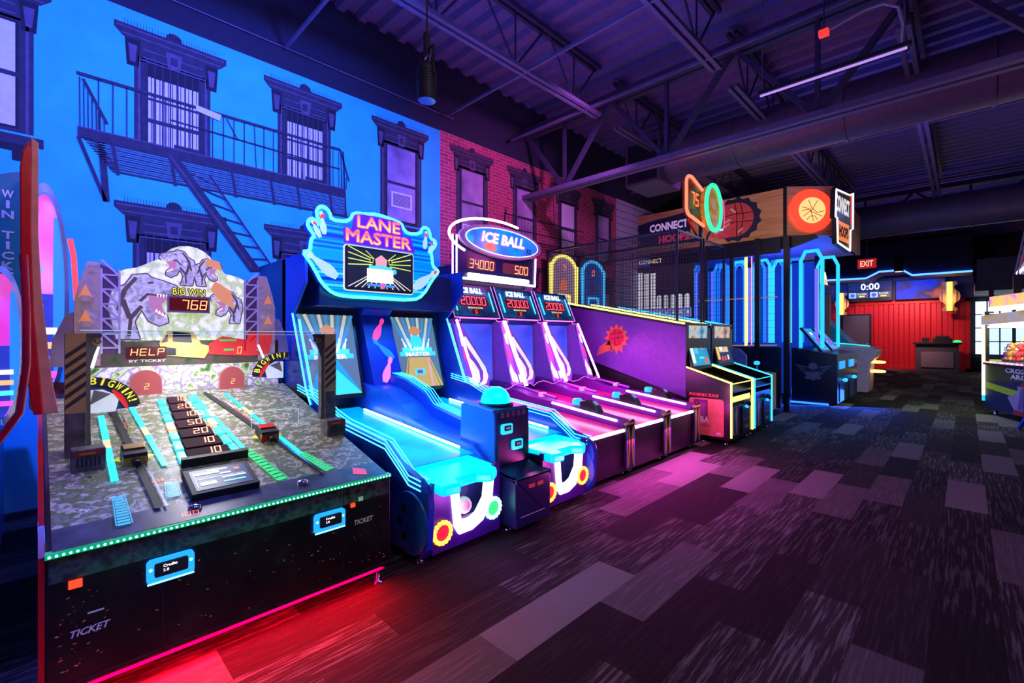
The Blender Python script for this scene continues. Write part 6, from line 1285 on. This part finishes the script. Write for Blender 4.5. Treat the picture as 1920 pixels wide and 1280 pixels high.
m = MB(); m.tube([(2.52, 10.36, 1.30), (2.52, 10.36, 3.15)], .030, glow('yellow_post_neon', (1, .72, .22), 1.5)); m.tube([(2.2, 10.36, 1.30), (3.1, 10.36, 1.32)], .012, mat('copper_rail', (.5, .3, .15), .4, 0, (.5, .3, .12), .5)); m.tube([(2.63, 10.36, 1.32), (2.63, 10.36, 3.15)], .010, glow('red_thin_neon', (1, .25, .2), 2)); m.build('yellow_neon_post', G)
m = MB(); m.box(.3, 3.1, 10.39, 10.40, 2.28, 2.30, MATS['copper_rail']); m.build('cross_rail', G)
m = MB(); grid(m, FY(0, 10.41, 0), .4, 3.1, 1.4, 3.15, .14, .002); m.build('front_netting', G)
# console with two tilted screens and a winged crest
m = MB(); yK = 11.36; m.prism([(3.12, .12), (3.94, .12), (3.94, 1.12), (3.12, 1.26)], -2.4, 0, mat('console_navy', (.006, .010, .05), .35), FY(0, yK, 0)); kc = m.build('console', G, .01)
Fk = FY(3.12, yK-.012, 0); m = MB(); Mg = mat('crest_silver', (.30, .32, .42), .45)
c0 = .40
m.sheet([(c0-.14, .78), (c0+.14, .78), (c0+.12, .66), (c0, .56), (c0-.12, .66)], Mg, Fk, .001)
m.lathe([(.085, 0), (.085, .002)], Mg, Fr(Fk(c0, .86, .001), (1, 0, 0), (0, 0, 1)), 16)
for s in (-1, 1):
    for j in range(4):
        p = [(c0+s*.10, .86-j*.045), (c0+s*(.34-j*.05), .90-j*.055), (c0+s*(.30-j*.05), .865-j*.055), (c0+s*.10, .84-j*.045)]
        m.sheet(p if s > 0 else p[::-1], Mg, Fk, .002)
m.text('HOOPS', c0-.16, .745, .32, .07, MATS['console_navy'], Fk, .006, .04); m.rect(c0-.14, c0+.14, .60, .66, Mg, Fk, .004); m.text('WINGED', c0-.12, .61, .24, .04, MATS['console_navy'], Fk, .008, .03) if 0 else None
m.build('winged_crest', kc)
for k in range(2):
    Ft = Fr((3.66, 11.55+k*1.05, 1.17), (0, 1, 0), (-.42, 0, .55)); m = MB(); m.box(0, .82, 0, .66, -.05, 0, M_cab, Ft); ts = m.build('tilted_screen', G, .01)
    m = MB(); m.rect(.04, .78, .04, .62, art('arcade_screen', [(.0, .02, .15), (.01, .15, .55), (.02, .35, .9), (.15, .05, .4)], 9, 1.0, .2, 3), Ft, .003); m.rect(.25, .45, .45, .52, glow('scr_white_mark', (.9, .9, 1), 1), Ft, .006); m.rect(.35, .6, .18, .36, glow('scr_purple_mark', (.35, .05, .5), 1), Ft, .006)
    m.build('screen_picture', ts)
    m = MB(); y = 11.75+k*1.1; m.box(3.945, 3.96, y-.25, y+.35, .82, .98, glow('tray_azure', (.01, .25, .95), 1.6)); m.ball((3.99, y+.15, .58), .07, MATS['reader_azure'], (.7, 1.3, .6), 12); m.build('reader_light', G)
    m = MB(); m.box(3.942, 3.955, y-.2, y+.45, .14, .52, mat('coin_door_navy', (.02, .04, .14), .35)); m.build('coin_door', G)
m = MB(); m.tube([(3.1, yK-.05, .10), (3.8, yK-.05, .10)], .02, glow('under_blue', (.02, .15, 1), 3)); m.build('under_light', G)
lamp('console_under_light', 'AREA', (3.7, 11.9, .11), (.02, .10, 1), 60, 2.0, (4.0, 11.3, 0), sy=.5)
lamp('canopy_blue_light', 'AREA', (2.6, 11.9, 2.6), (.08, .12, 1), 40, 1.5, (3.4, 11.6, 3.6))
lamp('canopy_side_light', 'SPOT', (3.6, 7.6, 3.2), (1, .72, .5), 120, .1, (2.6, 10.4, 4.0), 60)
lamp('canopy_left_light', 'SPOT', (2.6, 8.2, 3.5), (.8, .35, .6), 60, .1, (.8, 10.4, 4.0), 70)
# low yellow and white cabinet between the blue machine and the canopy machine
t = thing('yellow_toddler_cabinet', 'low cabinet with yellow sides beside the blue outlined basketball machine', 'arcade machine', (3.0, 9.7, 0))
M_ye = mat('yellow_side', (.55, .40, .12), .5); M_wl = mat('lilac_panel', (.42, .40, .75), .45)
m = MB(); m.prism([(2.4, .06), (3.12, .06), (3.12, .78), (2.95, .80), (2.85, .62), (2.4, .62)], -.34, 0, M_ye, FY(0, 9.9, 0)); m.build('yellow_body', t, .01)
m = MB(); m.prism([(1.9, .0), (2.72, .0), (2.72, 1.12), (2.6, 1.24), (1.9, 1.42)], -.05, 0, M_wl, FY(0, 9.75, 0)); wp = m.build('letter_panel', t, .01)
m = MB(); Fz = FY(0, 9.745, 0)
for (d, mt) in ((.0, mat('a_blue', (.05, .08, .5), .4)), (.018, mat('a_red', (.6, .05, .2), .4, 0, (.6, .05, .2), .4))):
    m.sheet([(2.12+d, .78+d), (2.20-d*.3, .78+d), (2.30, 1.0), (2.34, .78+d), (2.42-d, .78+d), (2.40-d, 1.14-d), (2.30+d, 1.14-d)], mt, Fz, .004+d*.2)
m.build('letter_a', wp)
m = MB(); m.ball((2.9, 9.78, .98), .06, MATS['reader_azure'], (1, 1, .7), 12); m.tube([(2.9, 9.78, .92), (2.9, 9.78, .78)], .012, M_chr, 6); m.build('reader_light', t)
# far white sided alley machine
t = thing('white_sided_machine', 'white sided arcade machine with wooden posts and yellow ring lights near the dark door', 'arcade machine', (3.2, 16, 0))
M_ws = mat('white_side', (.55, .45, .62), .4)
m = MB(); m.prism([(2.2, .0), (3.95, .0), (4.0, .8), (4.12, .95), (4.15, 1.12), (4.0, 1.22), (3.6, 1.25), (2.2, 1.35)], -1.0, 0, M_ws, FY(0, 15.4, 0)); m.build('body', t, .02)
m = MB(); m.prism([(2.2, 1.35), (3.0, 1.35), (3.6, 1.27), (3.0, 1.95), (2.7, 2.5), (2.2, 2.6)], -1.0, 0, mat('teal_side_glow', (.01, .10, .2), .4, 0, (.0, .12, .22), .3), FY(0, 15.4, 0)); m.build('upper_body', t)  # faint glow built into the teal colour of an unlit side
for x in (2.72, 3.04):
    m = MB(); m.box(x, x+.09, 15.25, 15.38, 1.1, 2.9, mat('wood_post', (.45, .22, .10), .5)); m.box(x-.1, x, 15.27, 15.37, 1.1, 2.9, M_wl); m.build('wooden_post', t)
m = MB(); m.prism([(1.9, 3.4), (2.3, 3.2), (2.9, 2.95), (3.2, 2.85), (3.2, 2.65), (1.9, 2.9)], -.1, 0, mat('mauve_fascia', (.25, .2, .45), .5), FY(0, 15.2, 0)); m.build('fascia', t)
m = MB(); m.sheet([(2.35, 3.2), (2.9, 2.97), (3.1, 2.9), (3.05, 3.25), (2.9, 3.4), (2.75, 3.2), (2.5, 3.38)], art('warm_marquee_print', [(1, .5, .3), (1, .85, .5), (1, .35, .2), (1, .9, .8)], 4, 1.3, .4, 3), FY(0, 15.18, 0)); m.sheet([(1.9, 3.45), (2.2, 3.3), (2.15, 3.9), (1.95, 4.1)], MATS['warm_marquee_print'], FY(0, 15.18, 0)); m.build('lit_marquee', t)
m = MB()
for z in (.55, .80): m.tube([(4.05+.20*math.cos(2*PI*q/16), 15.9+.20*math.sin(2*PI*q/16), z) for q in range(16)], .03, glow('ring_amber', (1, .55, .12), 4), 8, True)
m.build('ring_light', t)
m = MB(); m.tube([(2.3, 15.38, 1.38), (3.6, 15.38, 1.28), (4.0, 15.38, 1.24)], .015, glow('aqua_edge', (.05, .6, .7), 1.5)); m.build('edge_light', t)
# ================================================================ CLAW MACHINE AT THE RIGHT EDGE
CW = thing('toy_claw_machine', 'brightly lit claw machine filled with plush toys at the right edge', 'arcade machine', (6.6, 12.6, 0))
dx, dy = .37, -.93; Fcw = Fr((6.07, 12.95, 0), (dx, dy, 0), (0, 0, 1)); Wc, Dc = 2.6, 1.5
def cb(m, a0, a1, b0, b1, c0, c1, mt): return m.box(a0, a1, b0, b1, c0, c1, mt, Fcw)
Fcw = Fr((6.07, 12.95, 0), (dx, dy, 0), (0, 0, 1))
# outward normal of this frame faces the aisle; keep the body on the other side
sgn = -1 if Fcw.n.x < 0 else -1
m = MB(); cb(m, 0, Wc, .10, .95, -Dc, 0, mat('claw_base_blue', (.01, .03, .12), .35)); cbse = m.build('base_cabinet', CW, .01)
Ff = Fr(Fcw(0, 0, .004), Fcw.r, (0, 0, 1))
m = MB(); m.sheet([(.10, .62), (Wc-.1, .80), (Wc-.1, .93), (.10, .93)], mat('olive_print', (.05, .09, .03), .4), Ff, 0); m.sheet([(.05, .50), (Wc-.1, .30), (Wc-.1, .42), (.05, .62)], mat('lime_print', (.20, .30, .04), .4, 0, (.2, .35, .02), .25), Ff, .002)
m.sheet([(.75, .40), (1.05, .50), (1.05, .62), (1.45, .64), (1.45, .18), (.95, .20)], mat('cup_white', (.45, .42, .55), .4), Ff, .004); m.sheet([(1.05, .22), (1.15, .60), (1.30, .60), (1.2, .22)], mat('cup_purple', (.2, .16, .4), .4), Ff, .006); m.sheet([(1.1, .62), (1.2, .70), (1.45, .68), (1.45, .60)], mat('cup_red', (.5, .03, .06), .4), Ff, .006); m.sheet([(.9, .12), (1.4, .12), (1.4, .20), (.95, .20)], MATS['cup_red'], Ff, .006)
m.text('CROZ', .70, .84, .62, .085, M_txtw, Ff, .008, .04); m.text('ARCA', .85, .735, .62, .085, M_txtw, Ff, .008, .04); m.build('front_print', cbse)
m = MB(); cb(m, 0, Wc, .95, 1.01, -Dc, .03, M_cab); m.build('sill', CW)
m = MB(); cb(m, 0, Wc, .99, 1.02, .03, .045, art('sill_led_print', [(1, .2, .1), (1, .7, .4), (.9, .1, .5), (1, .9, .7)], 5, 1.6, .4, 2)); m.build('sill_light', CW)
m = MB(); 
for a in (0, Wc-.05):
    for c in (-Dc, -.05): cb(m, a, a+.05, .95, 1.98, c, c+.05, M_cab)
m.build('corner_post', CW)
m = MB(); m.tube([Fcw(-.03, .35, .0), Fcw(-.03, 1.92, .0)], .028, glow('lemon_neon', (.95, 1, .45), 3.2)); m.tube([Fcw(-.03, .24, .0), Fcw(-.03, .35, .0)], .028, M_ac); m.build('edge_neon', CW)
m = MB(); cb(m, -.16, -.05, .42, 1.0, -.25, -.05, mat('lime_side_glow', (.45, .6, .08), .4, 0, (.5, .75, .05), .6)); cb(m, -.18, -.03, 1.0, 1.04, -.27, -.03, MATS['lime_side_glow']); m.build('ticket_bin', CW)  # ticket bin is no lamp; its glow is put into the plastic
m = MB(); m.prism([(0, 1.72), (Wc, 1.78), (Wc, 1.98), (0, 1.90)], -Dc, .05, art('claw_header_print', [(.7, .08, .15), (.6, .55, .5), (.75, .45, .08), (.15, .25, .35)], 2.2, .45, .4, 2), Fcw); m.build('header', CW)
m = MB(); cb(m, .05, Wc-.05, 1.66, 1.70, -.5, -.02, glow('header_lamp', (1, .95, .85), 4)); m.build('lamp_panel', CW)
m = MB()
for a in (.05, 1.3): cb(m, a, a+1.1, 2.06, 2.26, -.1, -.05, art('topper_print', [(1, .1, .4), (1, .6, .1), (.9, .1, .6)], 3, 1.0, .4, 2)); cb(m, a, a+1.15, 1.98, 2.06, -.12, -.04, glow('topper_white', (1, .95, 1), 1.6))
for a in (.0, 1.22, 2.5): cb(m, a, a+.04, 1.95, 2.4, -.12, -.06, M_cab)
m.build('topper', CW)
m = MB(); cb(m, .04, Wc-.04, 1.02, 1.70, -.004, .0, GLASS); m.build('front_glass', CW)
m = MB(); m.tube([Fcw(.62, 1.66, -.5), Fcw(.60, 1.45, -.5)], .015, M_chr, 6)
for q in range(3): a = 2*PI*q/3; m.tube([Fcw(.60, 1.45, -.5), Fcw(.60+.10*math.cos(a), 1.38, -.5+.10*math.sin(a)), Fcw(.60+.07*math.cos(a), 1.25, -.5+.07*math.sin(a))], .012, M_chr, 6)
m.build('claw', CW)
cols = [('orange', (.85, .38, .06)), ('pink', (.8, .06, .3)), ('golden', (.85, .55, .12)), ('teal', (.02, .22, .32)), ('red', (.75, .05, .06)), ('yellow', (.85, .62, .1)), ('purple', (.4, .08, .5))]
pl_ = [(.30, 1.15, -.25, 6), (.50, 1.12, -.20, 0), (.70, 1.11, -.22, 4), (.90, 1.13, -.25, 2), (1.12, 1.12, -.2, 0), (1.35, 1.12, -.22, 3), (1.6, 1.13, -.2, 5), (1.85, 1.12, -.22, 1), (.42, 1.22, -.42, 5), (.66, 1.30, -.45, 2), (.92, 1.28, -.42, 1), (1.18, 1.36, -.48, 0), (1.42, 1.28, -.45, 3), (1.66, 1.38, -.48, 2), (1.95, 1.32, -.48, 0), (1.30, 1.52, -.7, 5), (1.72, 1.55, -.7, 0)]
cnt = {}
for (a, b, c, k) in pl_:
    nm, col = cols[k]; M = mat('plush_'+nm, col, .9, 0, var=.3, vs=30); p = Fcw(a, b+(0 if a == .30 else .05), c); m = MB(); r = .096
    cf = Fcw.n
    m.ball((p.x, p.y, p.z-.02), r, M, (1, 1, 1.05), 12); h = Vector((p.x, p.y, p.z+.12)); m.ball(h, r*.78, M, (1, 1, .95), 12)
    for s in (-1, 1):
        e = h+Fcw.r*s*.065+Vector((0, 0, .06)); m.ball(e, .03, M, n=8); arm = Vector((p.x, p.y, p.z+.01))+Fcw.r*s*.10+cf*.03; m.ball(arm, .04, M, (1, 1, 1.3), 8)
        m.ball(h+Fcw.r*s*.03+cf*.072+Vector((0, 0, .01)), .012, M_cab, n=6); m.ball(Vector((p.x, p.y, p.z-.09))+Fcw.r*s*.06+cf*.07, .042, M, n=8)
    m.ball(h+cf*.07+Vector((0, 0, -.02)), .03, mat('plush_muzzle', (.8, .7, .55), .9), n=8)
    cnt[nm] = cnt.get(nm, 0)+1
    where = {(.30): 'in the front corner nearest the lemon neon post', (.50): 'in the front row beside the purple one', (.70): 'in the front row between two orange-toned toys', (.90): 'in the front row right of the red one',
        (1.12): 'in the front row left of the teal one', (1.35): 'in the front row, middle of the window', (1.6): 'in the front row right of the teal one', (1.85): 'at the right end of the front row',
        (.42): 'in the second row above the purple one', (.66): 'in the second row above the red one', (.92): 'in the second row, left of the tallest heap', (1.18): 'in the second row directly below the topmost yellow one',
        (1.42): 'in the second row above the front teal one', (1.66): 'in the second row below the topmost orange one', (1.95): 'at the right end of the second row', (1.30): 'on top of the heap, left of two', (1.72): 'on top of the heap, right of two'}[a]
    tag(m.build('plush_toy'), '%s plush toy %s' % (nm, where), 'plush toy', 'plush toys in the claw machine')
lamp('claw_inside_light', 'AREA', tuple(Fcw(1.2, 1.64, -.4)), (1, .93, .85), 22, 1.6, tuple(Fcw(1.2, .9, -.4)), sy=.3)
lamp('claw_floor_light', 'AREA', tuple(Fcw(.0, 1.3, .3)), (.85, 1, .45), 12, .5, tuple(Fcw(-1.2, 0, 1.2)))
m = MB()
for a, c in ((.15, -.1), (Wc-.15, -.1), (.15, -Dc+.1)):
    p = Fcw(a, 0, c); m.lathe([(.04, 0), (.04, .05), (.015, .1)], M_chr, Fr(p, (1, 0, 0), (0, 1, 0)), 10)
m.build('caster', CW)
# blue glowing hoop in front of the claw machine: stool-like steering ring
t = thing('blue_ring_game', 'black framed game with a blue glowing ring standing before the claw machine', 'arcade machine', (6.75, 11.2, 0))
p0 = Vector((6.52, 11.5, 0)); 
m = MB(); m.bar(p0+Vector((0, 0, 0)), p0+Vector((0, 0, 1.22)), .05, .05, M_cab); m.bar(p0+Vector((0, 0, 1.22)), p0+Vector((.36, -.9, 1.24)), .05, .05, M_cab); m.bar(p0+Vector((.36, -.9, 0)), p0+Vector((.36, -.9, 1.24)), .05, .05, M_cab); m.bar(p0+Vector((.0, 0, .05)), p0+Vector((.36, -.9, .05)), .05, .05, M_cab); m.build('frame', t)
m = MB(); Fg = Fr((6.60, 11.00, 1.08), (.37, -.93, 0), (0, 0, 1)); m.tube([Fg(.19*math.cos(q), .19*math.sin(q), 0) for q in [PI*(.4+1.3*i/14) for i in range(15)]], .02, glow('ring_white_blue', (.3, .6, 1), 4)); m.lathe([(.24, -.08), (.24, -.05), (.0, -.05)], mat('ring_blue_disc', (.01, .05, .6), .3, 0, (.01, .08, .9), .9), Fg, 24); m.build('glowing_ring', t)
m = MB(); m.bar((6.42, 11.1, .0), (6.75, 10.6, 1.0), .035, .035, mat('blue_tube_metal', (.02, .06, .6), .3)); m.bar((6.55, 11.5, .0), (6.85, 10.5, .05), .035, .035, MATS['blue_tube_metal']); m.build('blue_leg', t)
# red and white hanging sign at the upper right with its truss
t = thing('hanging_red_sign', 'red, green and white lit sign structure hanging at the upper right', 'sign', (7.3, 13.3, 3.5))
Fh = Fr((6.55, 14.0, 0), (.5, -.87, 0), (0, 0, 1))
m = MB(); m.prism([(.1, 2.75), (1.3, 3.35), (1.3, 3.55), (.62, 3.45), (.1, 2.9)], -.1, 0, mat('sign_pale_face', (.5, .42, .5), .5, 0, (.7, .6, .7), .3), Fh); m.prism([(.05, 2.95), (.5, 3.95), (.85, 3.95), (.55, 3.35)], -.12, -.02, mat('sign_red_face', (.5, .01, .02), .5, 0, (.6, .01, .02), .3), Fh); m.prism([(.5, 3.05), (.95, 3.25), (1.0, 3.6), (.62, 3.4)], -.02, .02, mat('sign_green_face', (.01, .12, .06), .5), Fh); m.build('sign_panels', t)
m = MB(); m.bar(Fh(.02, 2.78, 0), Fh(1.25, 3.33, 0), .05, .05, glow('sign_white_edge', (1, .95, 1), 1.6)); m.build('white_edge', t)
m = MB()
for k in range(8):
    a, b = -.02+k*.06, 2.75+k*.2; m.bar(Fh(a, b, .02), Fh(a+.06, b+.2, .02), .03, .03, M_steel); m.bar(Fh(a+.09, b, .02), Fh(a+.15, b+.2, .02), .03, .03, M_steel); m.bar(Fh(a, b, .02), Fh(a+.15, b+.2, .02), .015, .015, M_steel)
m.bar(Fh(.05, 2.2, .02), Fh(.05, 2.75, .02), .12, .12, M_cab); m.bar(Fh(.7, 3.9, -.05), Fh(.7, 5.85, -.05), .02, .02, M_cab); m.build('truss', t)
